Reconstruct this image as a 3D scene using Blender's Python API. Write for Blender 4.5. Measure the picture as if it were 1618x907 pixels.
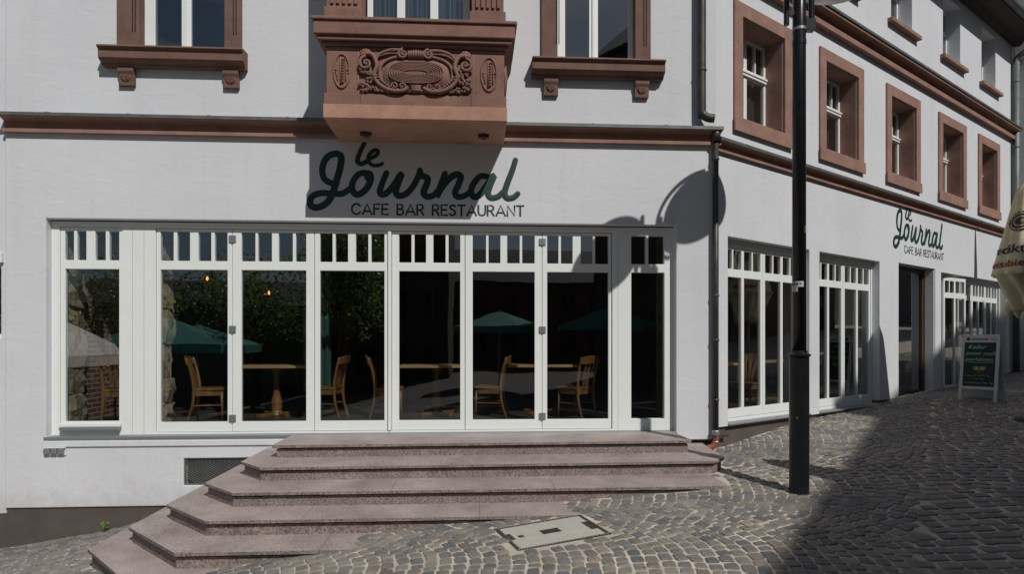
import bpy, bmesh, math, random
from mathutils import Matrix, Vector
random.seed(7)
R = math.radians
for o in list(bpy.data.objects): bpy.data.objects.remove(o)
scene = bpy.context.scene
col = scene.collection

# ------------------------------------------------------------------ camera
YAW = R(3.32)
cam_d = bpy.data.cameras.new('camera')
cam = bpy.data.objects.new('camera', cam_d); col.objects.link(cam)
cam.location = (0, -8.36, 1.26)
cam.rotation_euler = (R(90), 0, -YAW)
cam_d.sensor_width = 36; cam_d.lens = 963/1618*36
cam_d.shift_y = 86.5/1618; cam_d.clip_end = 400; cam_d.clip_start = .05
scene.camera = cam
# ------------------------------------------------------------------ light
SUN = Vector((.51, -1.0, 1.15))
EL = math.atan2(SUN.z, math.hypot(SUN.x, SUN.y)); AZ = math.atan2(SUN.x, SUN.y)
w = bpy.data.worlds.new('World'); scene.world = w; w.use_nodes = True
nt = w.node_tree; nt.nodes.clear()
sky = nt.nodes.new('ShaderNodeTexSky'); sky.sky_type = 'NISHITA'; sky.sun_disc = False
sky.sun_elevation = EL; sky.sun_rotation = AZ; sky.altitude = 200; sky.dust_density = 1.0
tc = nt.nodes.new('ShaderNodeTexCoord'); mp = nt.nodes.new('ShaderNodeMapping'); mp.inputs['Scale'].default_value = (1, 1, 2.2)
nz = nt.nodes.new('ShaderNodeTexNoise'); nz.inputs['Scale'].default_value = 3.1; nz.inputs['Detail'].default_value = 9; nz.inputs['Roughness'].default_value = .62
cr = nt.nodes.new('ShaderNodeValToRGB'); cr.color_ramp.elements[0].position = .50; cr.color_ramp.elements[1].position = .66
mx = nt.nodes.new('ShaderNodeMixRGB'); mx.inputs[2].default_value = (8, 8.3, 8.8, 1)
bg = nt.nodes.new('ShaderNodeBackground'); bg.inputs['Strength'].default_value = .042
ow = nt.nodes.new('ShaderNodeOutputWorld')
L = nt.links.new
L(tc.outputs['Generated'], mp.inputs[0]); L(mp.outputs[0], nz.inputs[0]); L(nz.outputs[0], cr.inputs[0]); L(cr.outputs[0], mx.inputs[0])
L(sky.outputs[0], mx.inputs[1]); L(mx.outputs[0], bg.inputs[0]); L(bg.outputs[0], ow.inputs[0])
sd = bpy.data.lights.new('sun', 'SUN'); sd.energy = 3.6; sd.angle = R(.53); sd.color = (1, .97, .925)
so = bpy.data.objects.new('sun', sd); col.objects.link(so)
so.rotation_euler = (-SUN).to_track_quat('-Z', 'Y').to_euler(); so.location = (6, -10, 14)
scene.view_settings.view_transform = 'Standard'; scene.view_settings.look = 'None'
scene.view_settings.exposure = -0.12; scene.view_settings.gamma = 1
scene.render.engine = 'CYCLES'
scene.cycles.max_bounces = 8; scene.cycles.transparent_max_bounces = 16

# ------------------------------------------------------------------ materials
def newmat(name):
    m = bpy.data.materials.new(name); m.use_nodes = True
    n = m.node_tree.nodes; b = n['Principled BSDF']
    return m, m.node_tree, b
def mat(name, c, rough=.7, metal=0, var=0, vscale=3, bump=0, bscale=30, c2=None, spec=.5, fine=0, stretch=None, bdet=4):
    m, t, b = newmat(name); n = t.nodes; l = t.links.new
    b.inputs['Base Color'].default_value = (*c, 1); b.inputs['Roughness'].default_value = rough; b.inputs['Metallic'].default_value = metal
    b.inputs['Specular IOR Level'].default_value = spec
    tcn = n.new('ShaderNodeTexCoord'); src = tcn.outputs['Object']
    if stretch:
        mpn = n.new('ShaderNodeMapping'); mpn.inputs['Scale'].default_value = stretch; l(src, mpn.inputs[0]); src = mpn.outputs[0]
    if var or c2:
        nn = n.new('ShaderNodeTexNoise'); nn.inputs['Scale'].default_value = vscale; nn.inputs['Detail'].default_value = 6; nn.inputs['Roughness'].default_value = .65; l(src, nn.inputs[0])
        rp = n.new('ShaderNodeValToRGB'); rp.color_ramp.elements[0].position = .3; rp.color_ramp.elements[1].position = .7
        a = tuple(x*(1-var) for x in c); d = c2 if c2 else tuple(min(1, x*(1+var)) for x in c)
        rp.color_ramp.elements[0].color = (*a, 1); rp.color_ramp.elements[1].color = (*d, 1)
        l(nn.outputs[0], rp.inputs[0]); out = rp.outputs[0]
        if fine:
            n2 = n.new('ShaderNodeTexNoise'); n2.inputs['Scale'].default_value = fine; n2.inputs['Detail'].default_value = 2; l(src, n2.inputs[0])
            r2 = n.new('ShaderNodeValToRGB'); r2.color_ramp.elements[0].position = .35; r2.color_ramp.elements[1].position = .62
            r2.color_ramp.elements[0].color = (.45, .42, .42, 1); r2.color_ramp.elements[1].color = (1.2, 1.15, 1.12, 1); l(n2.outputs[0], r2.inputs[0])
            mm = n.new('ShaderNodeMixRGB'); mm.blend_type = 'MULTIPLY'; mm.inputs[0].default_value = 1; l(out, mm.inputs[1]); l(r2.outputs[0], mm.inputs[2]); out = mm.outputs[0]
        l(out, b.inputs['Base Color'])
    if bump:
        nb = n.new('ShaderNodeTexNoise'); nb.inputs['Scale'].default_value = bscale; nb.inputs['Detail'].default_value = bdet; l(src, nb.inputs[0])
        bn = n.new('ShaderNodeBump'); bn.inputs['Strength'].default_value = 1; bn.inputs['Distance'].default_value = bump; l(nb.outputs[0], bn.inputs['Height']); l(bn.outputs[0], b.inputs['Normal'])
    return m
def plaster(name, c):
    m, t, b = newmat(name); n = t.nodes; l = t.links.new
    tcn = n.new('ShaderNodeTexCoord')
    b.inputs['Roughness'].default_value = .93; b.inputs['Specular IOR Level'].default_value = .2
    big = n.new('ShaderNodeTexNoise'); big.inputs['Scale'].default_value = .7; big.inputs['Detail'].default_value = 7; big.inputs['Roughness'].default_value = .6
    l(tcn.outputs['Object'], big.inputs[0])
    rp = n.new('ShaderNodeValToRGB'); rp.color_ramp.elements[0].position = .3; rp.color_ramp.elements[1].position = .68
    rp.color_ramp.elements[0].color = (c[0]*.93, c[1]*.93, c[2]*.935, 1); rp.color_ramp.elements[1].color = (c[0]*1.03, c[1]*1.03, c[2]*1.03, 1)
    l(big.outputs[0], rp.inputs[0])
    # faint rain streaks with a shape of their own
    mp2 = n.new('ShaderNodeMapping'); mp2.inputs['Scale'].default_value = (3.2, 3.2, .16); l(tcn.outputs['Object'], mp2.inputs[0])
    st = n.new('ShaderNodeTexNoise'); st.inputs['Scale'].default_value = 2.0; st.inputs['Detail'].default_value = 5; l(mp2.outputs[0], st.inputs[0])
    r3 = n.new('ShaderNodeValToRGB'); r3.color_ramp.elements[0].position = .28; r3.color_ramp.elements[1].position = .5
    r3.color_ramp.elements[0].color = (.965, .962, .96, 1); r3.color_ramp.elements[1].color = (1, 1, 1, 1); l(st.outputs[0], r3.inputs[0])
    mm = n.new('ShaderNodeMixRGB'); mm.blend_type = 'MULTIPLY'; mm.inputs[0].default_value = 1; l(rp.outputs[0], mm.inputs[1]); l(r3.outputs[0], mm.inputs[2])
    l(mm.outputs[0], b.inputs['Base Color'])
    gz1 = n.new('ShaderNodeSeparateXYZ'); l(tcn.outputs['Object'], gz1.inputs[0])
    gn = n.new('ShaderNodeTexNoise'); gn.inputs['Scale'].default_value = 4.5; gn.inputs['Detail'].default_value = 8; gn.inputs['Roughness'].default_value = .7; l(tcn.outputs['Object'], gn.inputs[0])
    ga = n.new('ShaderNodeMath'); ga.operation = 'MULTIPLY_ADD'; ga.inputs[1].default_value = 1.1; l(gn.outputs[0], ga.inputs[0])
    gm = n.new('ShaderNodeMath'); gm.operation = 'MULTIPLY_ADD'; gm.inputs[1].default_value = -.9; gm.inputs[2].default_value = -1.0; l(gz1.outputs[2], gm.inputs[0]); l(gm.outputs[0], ga.inputs[2])
    gr = n.new('ShaderNodeValToRGB'); gr.color_ramp.elements[0].position = .12; gr.color_ramp.elements[1].position = .55; gr.color_ramp.elements[0].color = (1,1,1,1); gr.color_ramp.elements[1].color = (.80,.775,.745,1); l(ga.outputs[0], gr.inputs[0])
    m3 = n.new('ShaderNodeMixRGB'); m3.blend_type = 'MULTIPLY'; m3.inputs[0].default_value = 1; l(mm.outputs[0], m3.inputs[1]); l(gr.outputs[0], m3.inputs[2]); l(m3.outputs[0], b.inputs['Base Color'])
    mpn = n.new('ShaderNodeMapping'); mpn.inputs['Rotation'].default_value = (0, R(25), 0); mpn.inputs['Scale'].default_value = (1, 1, 1.9); l(tcn.outputs['Object'], mpn.inputs[0])
    n1 = n.new('ShaderNodeTexNoise'); n1.inputs['Scale'].default_value = 3.2; n1.inputs['Detail'].default_value = 5; n1.inputs['Distortion'].default_value = 1.4; l(mpn.outputs[0], n1.inputs[0])
    b1 = n.new('ShaderNodeBump'); b1.inputs['Distance'].default_value = .014; b1.inputs['Strength'].default_value = .3; l(n1.outputs[0], b1.inputs['Height'])
    n2 = n.new('ShaderNodeTexNoise'); n2.inputs['Scale'].default_value = 90; n2.inputs['Detail'].default_value = 5; l(tcn.outputs['Object'], n2.inputs[0])
    b2 = n.new('ShaderNodeBump'); b2.inputs['Distance'].default_value = .0022; b2.inputs['Strength'].default_value = .8; l(n2.outputs[0], b2.inputs['Height']); l(b1.outputs[0], b2.inputs['Normal'])
    l(b2.outputs[0], b.inputs['Normal'])
    return m
M = {}
M['plaster'] = plaster('plaster', (.632, .642, .668))
M['white'] = mat('white_paint', (.74, .765, .745), .42, var=.02, vscale=4, bump=.0004, bscale=60)
for _n,_c in (('sandstone',(.29,.165,.126)),('sandstone_weathered',(.165,.092,.069)),('sandstone_carved',(.225,.12,.092)),('sandstone_light',(.40,.222,.155))):
    M[_n] = mat(_n, tuple(v*.86 for v in _c), .88, var=.14, vscale=3.1, bump=.005, bscale=38, c2=tuple(v*1.16 for v in _c), bdet=8)
M['zinc'] = mat('zinc', (.13, .145, .135), .55, metal=.4, var=.25, vscale=5, bump=.002, bscale=12)
M['pipe'] = mat('pipe_metal', (.055, .05, .046), .5, metal=.4, var=.3, vscale=6, c2=(.09, .078, .068))
M['plinth'] = mat('plinth_render', (.082, .066, .056), .9, var=.22, vscale=2.2, bump=.003, bscale=35)
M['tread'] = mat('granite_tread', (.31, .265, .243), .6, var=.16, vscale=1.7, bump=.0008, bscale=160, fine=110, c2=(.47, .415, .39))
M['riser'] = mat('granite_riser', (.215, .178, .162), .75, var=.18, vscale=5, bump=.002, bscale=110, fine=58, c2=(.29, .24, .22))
M['green'] = mat('sign_green', (.004, .032, .024), .6, var=.06, vscale=6)
M['black'] = mat('black_metal', (.010, .011, .012), .28, var=.3, vscale=9, bump=.0006, bscale=25)
M['blackmatte'] = mat('black_matte', (.012, .012, .013), .7)
M['shadejoint'] = mat('joint_and_groove_shade', (.01, .01, .01), .9)  # near-black: shade of grooves put into colour, and the real slab joints
M['alu'] = mat('aluminium', (.32, .34, .36), .4, metal=.7)
M['terracotta'] = mat('drain_pipe_clay', (.25, .07, .045), .6, var=.2, vscale=20)
M['wood'] = mat('beech_wood', (.13, .058, .018), .36, var=.4, vscale=9, stretch=(1, 1, .15), c2=(.27, .13, .045), bump=.0006, bscale=40)
M['tablewood'] = mat('oak_table', (.38, .22, .09), .42, var=.25, vscale=6, stretch=(.2, 2, 1), c2=(.5, .31, .14))
M['seatcush'] = mat('seat_leather', (.06, .03, .022), .4)
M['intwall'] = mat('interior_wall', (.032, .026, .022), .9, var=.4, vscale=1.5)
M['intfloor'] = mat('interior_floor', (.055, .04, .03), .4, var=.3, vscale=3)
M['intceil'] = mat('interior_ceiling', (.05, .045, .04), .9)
M['curtain'] = mat('curtain_green', (.02, .07, .055), .8)
M['blind'] = mat('net_curtain', (.10, .14, .17), .8)
M['parasolg'] = mat('parasol_green', (.045, .22, .18), .85, var=.06)
M['cream'] = mat('parasol_cream', (.60, .53, .35), .9, var=.10, vscale=5, bump=.006, bscale=14)
M['creamw'] = mat('parasol_white', (.78, .76, .70), .9, var=.05)
M['brown'] = mat('dark_brown_wood', (.06, .028, .015), .45, var=.3, vscale=5, stretch=(1, 1, .2))
M['soffit'] = mat('eave_wood', (.045, .035, .03), .8, var=.2)
M['board'] = mat('chalk_board', (.012, .017, .015), .7, var=.4, vscale=9)
M['boardframe'] = mat('board_frame', (.50, .50, .53), .55, var=.06)
M['chalk'] = mat('chalk_green', (.26, .62, .48), .9)
M['chalky'] = mat('chalk_yellow', (.45, .62, .18), .9)
M['red'] = mat('red_print', (.28, .012, .02), .7)
M['ink'] = mat('black_print', (.014, .013, .013), .7)
M['tan'] = mat('tan_print', (.40, .26, .14), .8)
M['conc'] = mat('concrete_cover', (.42, .40, .345), .85, var=.10, vscale=6, bump=.001, bscale=90)
M['iron'] = mat('rusty_iron', (.07, .05, .038), .75, metal=.3, var=.5, vscale=30)
M['steel'] = mat('stainless', (.5, .5, .5), .3, metal=.9)
M['lampwhite'] = mat('reflector_white', (.66, .66, .64), .35)
M['leaf'] = mat('leaves', (.07, .12, .03), .38, var=.4, vscale=3, c2=(.19, .26, .09))
M['weed'] = mat('weed_leaves', (.10, .20, .035), .6)
M['bark'] = mat('bark', (.07, .055, .04), .9, var=.3)
M['sill'] = mat('sill_grey', (.22, .235, .25), .5, metal=.3)
M['matt'] = mat('rubber_mat', (.02, .02, .02), .95, bump=.004, bscale=120)
M['house1'] = mat('house_pink', (.16, .10, .085), .9, var=.1)
M['house2'] = mat('house_pale', (.15, .14, .13), .9, var=.1)
M['housed'] = mat('house_dark', (.085, .065, .052), .9, var=.1)
M['housewin'] = mat('old_window_frame', (.14, .13, .12), .6)
M['roof'] = mat('slate_roof', (.055, .055, .06), .8, var=.3, vscale=8)
M['litter'] = mat('dry_leaf', (.42, .17, .04), .8)
def glassmat(name, tint, r0):
    m = bpy.data.materials.new(name); m.use_nodes = True; t = m.node_tree; n = t.nodes; n.clear(); l = t.links.new
    o = n.new('ShaderNodeOutputMaterial'); mixn = n.new('ShaderNodeMixShader'); tr = n.new('ShaderNodeBsdfTransparent'); gl = n.new('ShaderNodeBsdfGlossy')
    tr.inputs[0].default_value = (*tint, 1); gl.inputs['Roughness'].default_value = .004; gl.inputs[0].default_value = (.95, .98, 1, 1)
    lw = n.new('ShaderNodeLayerWeight'); lw.inputs[0].default_value = .5
    pw = n.new('ShaderNodeMath'); pw.operation = 'POWER'; pw.inputs[1].default_value = 4.0; l(lw.outputs['Facing'], pw.inputs[0])
    ma = n.new('ShaderNodeMath'); ma.operation = 'MULTIPLY_ADD'; ma.inputs[1].default_value = 1-r0; ma.inputs[2].default_value = r0; l(pw.outputs[0], ma.inputs[0])
    # slow waviness of old float glass
    tcn = n.new('ShaderNodeTexCoord'); nn = n.new('ShaderNodeTexNoise'); nn.inputs['Scale'].default_value = 1.3; l(tcn.outputs['Object'], nn.inputs[0])
    bn = n.new('ShaderNodeBump'); bn.inputs['Distance'].default_value = .0011; l(nn.outputs[0], bn.inputs['Height']); l(bn.outputs[0], gl.inputs['Normal'])
    l(ma.outputs[0], mixn.inputs[0]); l(tr.outputs[0], mixn.inputs[1]); l(gl.outputs[0], mixn.inputs[2]); l(mixn.outputs[0], o.inputs[0])
    return m
M['glass'] = glassmat('window_glass', (.80, .84, .82), .17)
M['glassup'] = glassmat('upper_window_glass', (.55, .6, .6), .22)
m = M['leaf']; t = m.node_tree; b = t.nodes['Principled BSDF']; tl = t.nodes.new('ShaderNodeBsdfTranslucent'); tl.inputs[0].default_value = (.30,.40,.10,1)
mxs = t.nodes.new('ShaderNodeMixShader'); mxs.inputs[0].default_value = .4; t.links.new(b.outputs[0], mxs.inputs[1]); t.links.new(tl.outputs[0], mxs.inputs[2]); t.links.new(mxs.outputs[0], t.nodes['Material Output'].inputs[0])
# emissive bulb
mb, t_, b_ = newmat('glowing_bulb'); b_.inputs['Base Color'].default_value = (.9, .5, .15, 1); b_.inputs['Emission Color'].default_value = (1, .33, .04, 1); b_.inputs['Emission Strength'].default_value = 3; M['bulb'] = mb
# cobbles: tone attribute per stone
m, t, b = newmat('cobble'); n = t.nodes; l = t.links.new
at = n.new('ShaderNodeAttribute'); at.attribute_name = 'tone'
tcn = n.new('ShaderNodeTexCoord'); nn = n.new('ShaderNodeTexNoise'); nn.inputs['Scale'].default_value = 38; nn.inputs['Detail'].default_value = 6; nn.inputs['Roughness'].default_value = .7; l(tcn.outputs['Object'], nn.inputs[0])
rp = n.new('ShaderNodeValToRGB'); rp.color_ramp.elements[0].position = .3; rp.color_ramp.elements[1].position = .72
rp.color_ramp.elements[0].color = (.66, .66, .66, 1); rp.color_ramp.elements[1].color = (1.3, 1.28, 1.24, 1); l(nn.outputs[0], rp.inputs[0])
mm = n.new('ShaderNodeMixRGB'); mm.blend_type = 'MULTIPLY'; mm.inputs[0].default_value = 1; l(at.outputs['Color'], mm.inputs[1]); l(rp.outputs[0], mm.inputs[2])
# sandy dust swept over parts of the paving
nd = n.new('ShaderNodeTexNoise'); nd.inputs['Scale'].default_value = 1.1; nd.inputs['Detail'].default_value = 9; nd.inputs['Roughness'].default_value = .7; l(tcn.outputs['Object'], nd.inputs[0])
rd = n.new('ShaderNodeValToRGB'); rd.color_ramp.elements[0].position = .5; rd.color_ramp.elements[1].position = .74; rd.color_ramp.elements[1].color = (.42, .42, .42, 1); l(nd.outputs[0], rd.inputs[0])
md = n.new('ShaderNodeMixRGB'); md.inputs[2].default_value = (.42, .375, .30, 1); l(rd.outputs[0], md.inputs[0]); l(mm.outputs[0], md.inputs[1])
l(md.outputs[0], b.inputs['Base Color']); b.inputs['Roughness'].default_value = .62
bn = n.new('ShaderNodeBump'); bn.inputs['Distance'].default_value = .006; l(nn.outputs[0], bn.inputs['Height']); l(bn.outputs[0], b.inputs['Normal']); M['cobble'] = m
M['sand'] = mat('joint_sand', (.42, .37, .30), .95, var=.2, vscale=2.2, bump=.006, bscale=60, c2=(.56, .50, .41))
m, t, b = newmat('ground_paving'); n = t.nodes; l = t.links.new      # sandy bedding round the café, plain dark setts farther out on the square
tcn = n.new('ShaderNodeTexCoord'); sp = n.new('ShaderNodeSeparateXYZ'); l(tcn.outputs['Object'], sp.inputs[0])
lt = n.new('ShaderNodeMath'); lt.operation = 'LESS_THAN'; lt.inputs[1].default_value = -5.5; l(sp.outputs[1], lt.inputs[0])
n1 = n.new('ShaderNodeTexNoise'); n1.inputs['Scale'].default_value = 2.4; n1.inputs['Detail'].default_value = 8; l(tcn.outputs['Object'], n1.inputs[0])
r1 = n.new('ShaderNodeValToRGB'); r1.color_ramp.elements[0].color = (.38,.335,.27,1); r1.color_ramp.elements[1].color = (.58,.52,.43,1); r1.color_ramp.elements[0].position = .3; r1.color_ramp.elements[1].position = .7; l(n1.outputs[0], r1.inputs[0])
vo = n.new('ShaderNodeTexVoronoi'); vo.inputs['Scale'].default_value = 8; l(tcn.outputs['Object'], vo.inputs[0])
r2 = n.new('ShaderNodeValToRGB'); r2.color_ramp.elements[0].color = (.085,.08,.072,1); r2.color_ramp.elements[1].color = (.15,.14,.125,1); l(vo.outputs['Color'], r2.inputs[0])
mg = n.new('ShaderNodeMixRGB'); l(lt.outputs[0], mg.inputs[0]); l(r1.outputs[0], mg.inputs[1]); l(r2.outputs[0], mg.inputs[2]); l(mg.outputs[0], b.inputs['Base Color']); b.inputs['Roughness'].default_value = .95
nb = n.new('ShaderNodeTexNoise'); nb.inputs['Scale'].default_value = 60; l(tcn.outputs['Object'], nb.inputs[0]); bn = n.new('ShaderNodeBump'); bn.inputs['Distance'].default_value = .006; l(nb.outputs[0], bn.inputs['Height']); l(bn.outputs[0], b.inputs['Normal']); M['groundmat'] = m
# brick
m, t, b = newmat('old_brick'); n = t.nodes; l = t.links.new
tcn = n.new('ShaderNodeTexCoord'); sp = n.new('ShaderNodeSeparateXYZ'); cb = n.new('ShaderNodeCombineXYZ'); ad = n.new('ShaderNodeMath'); ad.operation = 'ADD'
l(tcn.outputs['Object'], sp.inputs[0]); l(sp.outputs[0], ad.inputs[0]); l(sp.outputs[1], ad.inputs[1]); l(ad.outputs[0], cb.inputs[0]); l(sp.outputs[2], cb.inputs[1])
bk = n.new('ShaderNodeTexBrick'); bk.inputs['Scale'].default_value = 1; bk.inputs['Brick Width'].default_value = .22; bk.inputs['Row Height'].default_value = .072; bk.inputs['Mortar Size'].default_value = .009
bk.inputs['Color1'].default_value = (.16, .055, .035, 1); bk.inputs['Color2'].default_value = (.10, .04, .03, 1); bk.inputs['Mortar'].default_value = (.32, .28, .22, 1)
l(cb.outputs[0], bk.inputs[0]); l(bk.outputs[0], b.inputs['Base Color']); b.inputs['Roughness'].default_value = .9; M['brick'] = m
M['rubble'] = mat('rubble_stone', (.26, .205, .14), .95, var=.35, vscale=5, bump=.02, bscale=14, c2=(.36, .29, .20), bdet=8)

# ------------------------------------------------------------------ mesh builder
I4 = Matrix.Identity(4)
class MB:
    def __init__(s, xf=None): s.v = []; s.f = []; s.xf = xf
    def add(s, vs, fs, xf=None):
        k = len(s.v)
        for p in vs:
            p = Vector(p)
            if xf is not None: p = xf @ p
            if s.xf is not None: p = s.xf @ p
            s.v.append(p)
        for f in fs: s.f.append([i+k for i in f])
    def box(s, x0, x1, y0, y1, z0, z1, xf=None):
        s.add([(x0,y0,z0),(x1,y0,z0),(x1,y1,z0),(x0,y1,z0),(x0,y0,z1),(x1,y0,z1),(x1,y1,z1),(x0,y1,z1)],
              [(3,2,1,0),(4,5,6,7),(0,1,5,4),(1,2,6,5),(2,3,7,6),(3,0,4,7)], xf)
    def prism(s, poly, z0, z1, xf=None):
        n = len(poly)
        zf = z1 if callable(z1) else (lambda x, y: z1)
        zb = z0 if callable(z0) else (lambda x, y: z0)
        s.add([(x,y,zb(x,y)) for x,y in poly]+[(x,y,zf(x,y)) for x,y in poly],
              [list(range(n))[::-1], list(range(n,2*n))]+[(i,(i+1)%n,(i+1)%n+n,i+n) for i in range(n)], xf)
    def extrude_x(s, prof, x0, x1, xf=None):   # prof (y,z) list
        n = len(prof)
        s.add([(x0,y,z) for y,z in prof]+[(x1,y,z) for y,z in prof],
              [list(range(n)), list(range(n,2*n))[::-1]]+[(i,i+n,(i+1)%n+n,(i+1)%n) for i in range(n)], xf)
    def plate(s, x0, x1, z0, z1, y0, y1, holes, xf=None):
        xs = sorted({x0,x1}|{min(max(h[i],x0),x1) for h in holes for i in (0,1)}); zs = sorted({z0,z1}|{min(max(h[i],z0),z1) for h in holes for i in (2,3)})
        def solid(i,j):
            if i<0 or j<0 or i>=len(xs)-1 or j>=len(zs)-1: return False
            cx=(xs[i]+xs[i+1])/2; cz=(zs[j]+zs[j+1])/2
            return not any(h[0]<cx<h[1] and h[2]<cz<h[3] for h in holes)
        idx = {}; vs = []; fs = []
        def V(i,j,k):
            if (i,j,k) not in idx: idx[(i,j,k)] = len(vs); vs.append((xs[i],(y0,y1)[k],zs[j]))
            return idx[(i,j,k)]
        for i in range(len(xs)-1):
            for j in range(len(zs)-1):
                if not solid(i,j): continue
                fs.append((V(i,j,0),V(i+1,j,0),V(i+1,j+1,0),V(i,j+1,0)))
                fs.append((V(i,j+1,1),V(i+1,j+1,1),V(i+1,j,1),V(i,j,1)))
                if not solid(i-1,j): fs.append((V(i,j,0),V(i,j+1,0),V(i,j+1,1),V(i,j,1)))
                if not solid(i+1,j): fs.append((V(i+1,j,1),V(i+1,j+1,1),V(i+1,j+1,0),V(i+1,j,0)))
                if not solid(i,j-1): fs.append((V(i,j,1),V(i+1,j,1),V(i+1,j,0),V(i,j,0)))
                if not solid(i,j+1): fs.append((V(i,j+1,0),V(i+1,j+1,0),V(i+1,j+1,1),V(i,j+1,1)))
        s.add(vs, fs, xf)
    def tube(s, pts, r, n=10, xf=None, sx=1, cap=True):
        pts = [Vector(p) for p in pts]; rs = r if isinstance(r,(list,tuple)) else [r]*len(pts)
        vs = []; fs = []; up = None
        for i,p in enumerate(pts):
            t = (pts[min(i+1,len(pts)-1)]-pts[max(i-1,0)]).normalized()
            if up is None: up = Vector((0,1,0)) if abs(t.y)<.9 else Vector((1,0,0))
            a = t.cross(up).normalized(); bb = a.cross(t).normalized(); up = bb
            for k in range(n):
                th = 2*math.pi*k/n; vs.append(p+(a*math.cos(th)*sx+bb*math.sin(th))*rs[i])
        for i in range(len(pts)-1):
            for k in range(n): fs.append((i*n+k,i*n+(k+1)%n,(i+1)*n+(k+1)%n,(i+1)*n+k))
        if cap: fs.append(list(range(n))[::-1]); fs.append([(len(pts)-1)*n+k for k in range(n)])
        s.add(vs, fs, xf)
    def lathe(s, prof, n=24, c=(0,0,0), xf=None, wav=None):
        vs = []; fs = []
        for (r,z) in prof:
            for k in range(n):
                th = 2*math.pi*k/n; rr = r*(wav(th,z) if wav else 1); vs.append((c[0]+rr*math.cos(th),c[1]+rr*math.sin(th),c[2]+z))
        for i in range(len(prof)-1):
            for k in range(n): fs.append((i*n+k,i*n+(k+1)%n,(i+1)*n+(k+1)%n,(i+1)*n+k))
        fs.append(list(range(n))[::-1]); fs.append([(len(prof)-1)*n+k for k in range(n)])
        s.add(vs, fs, xf)
    def ribbon(s, pts, wd, y, h, xf=None, closed=False):   # pts (x,z): a stroke of paint standing h proud of the plane y
        P = [Vector((a,0,b_)) for a,b_ in pts]; W = wd if isinstance(wd,(list,tuple)) else [wd]*len(P)
        vs = []; fs = []; N = len(P)
        for i,p in enumerate(P):
            t = (P[min(i+1,N-1)]-P[max(i-1,0)]); t = t.normalized() if t.length>1e-9 else Vector((1,0,0)); nrm = Vector((-t.z,0,t.x))
            a = p+nrm*W[i]/2; c = p-nrm*W[i]/2
            vs += [(a.x,y,a.z),(p.x,y-h,p.z),(c.x,y,c.z)]
        for i in range(N-1):
            k = 3*i; fs += [(k,k+1,k+4,k+3),(k+1,k+2,k+5,k+4)]
        for e,(pi,sg) in enumerate(((0,-1),(N-1,1))):
            p = P[pi]; t = (P[min(pi+1,N-1)]-P[max(pi-1,0)]).normalized()*sg; nrm = Vector((-t.z,0,t.x)); base = len(vs)
            vs.append((p.x,y-h,p.z))
            for k in range(9):
                th = -math.pi/2+math.pi*k/8; q = p+(t*math.cos(th)+nrm*math.sin(th))*W[pi]/2; vs.append((q.x,y,q.z))
            for k in range(8): fs.append((base,base+1+k,base+2+k))
        s.add(vs, fs, xf)
    def build(s, name, m, parent=None, bevel=0, smooth=False, seg=2, ang=30, at=None):
        me = bpy.data.meshes.new(name); me.from_pydata([tuple(v) for v in s.v], [], s.f)
        bm = bmesh.new(); bm.from_mesh(me); bmesh.ops.recalc_face_normals(bm, faces=bm.faces); bm.to_mesh(me); bm.free()
        me.materials.append(M[m] if isinstance(m,str) else m)
        if smooth:
            for p in me.polygons: p.use_smooth = True
        if at is not None: me.transform(Matrix.Translation(-Vector(at)))
        o = bpy.data.objects.new(name, me); col.objects.link(o)
        if at is not None: o.location = at
        if parent is not None:
            o.parent = parent
            if parent.type == 'EMPTY' and 'local' not in parent.keys(): o.matrix_parent_inverse = Matrix.Translation(parent.location).inverted()
        if bevel:
            bv = o.modifiers.new('bevel','BEVEL'); bv.width = bevel; bv.segments = seg; bv.limit_method = 'ANGLE'; bv.angle_limit = R(ang)
        return o
def tag(o, label, cat, group=None, kind=None):
    if label: o['label'] = label
    if cat: o['category'] = cat
    if group: o['group'] = group
    if kind: o['kind'] = kind
    return o
def struct(o): o['kind'] = 'structure'; return o
def thing(name, label, cat, loc=(0,0,0), group=None, local=False):
    o = bpy.data.objects.new(name, None); col.objects.link(o); o.location = loc; o.empty_display_size = .2
    if local: o['local'] = 1
    return tag(o, label, cat, group)
def copy_tree(o, parent=None):
    c = o.copy(); col.objects.link(c)
    if parent is not None: c.parent = parent
    for ch in [x for x in bpy.data.objects if x.parent == o]: copy_tree(ch, c)
    return c
def smooth_path(pts, n=8):
    P = [Vector(p) for p in pts]; out = []
    for i in range(len(P)-1):
        a = P[max(i-1,0)]; b_ = P[i]; c = P[i+1]; d = P[min(i+2,len(P)-1)]
        for k in range(n):
            t = k/n; out.append(.5*((2*b_)+(c-a)*t+(2*a-5*b_+4*c-d)*t*t+(3*b_-a-3*c+d)*t**3))
    out.append(P[-1]); return [tuple(v) for v in out]

# ------------------------------------------------------------------ terrain
def sst(a,b_,x):
    t = max(0,min(1,(x-a)/(b_-a))); return t*t*(3-2*t)
NODES = [(-80,-9.5),(-40,-6.5),(-12,-2.3),(-6.07,-1.44),(-5.03,-1.28),(-3.78,-.98),(-1.21,-.65),(.655,-.455),(2.6,-.25),(3.58,-.25),(4.99,-.12),(6.55,-.09),(7.6,-.06),(12,.15),(40,2.3),(90,4)]
def G(X,Y):
    for (a,b_),(c,d) in zip(NODES,NODES[1:]):
        if X <= c: z = b_+(d-b_)*(X-a)/(c-a); break
    else: z = NODES[-1][1]
    return z+.058*sst(-1,3,X)*max(-9,min(3,Y))
XC = 3.34; ANG = R(32.5); CA, SA = math.cos(ANG), math.sin(ANG)
SIDE = Matrix.Translation((XC,0,0)) @ Matrix.Rotation(ANG,4,'Z')      # local x runs along the side wall, y into the house
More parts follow.
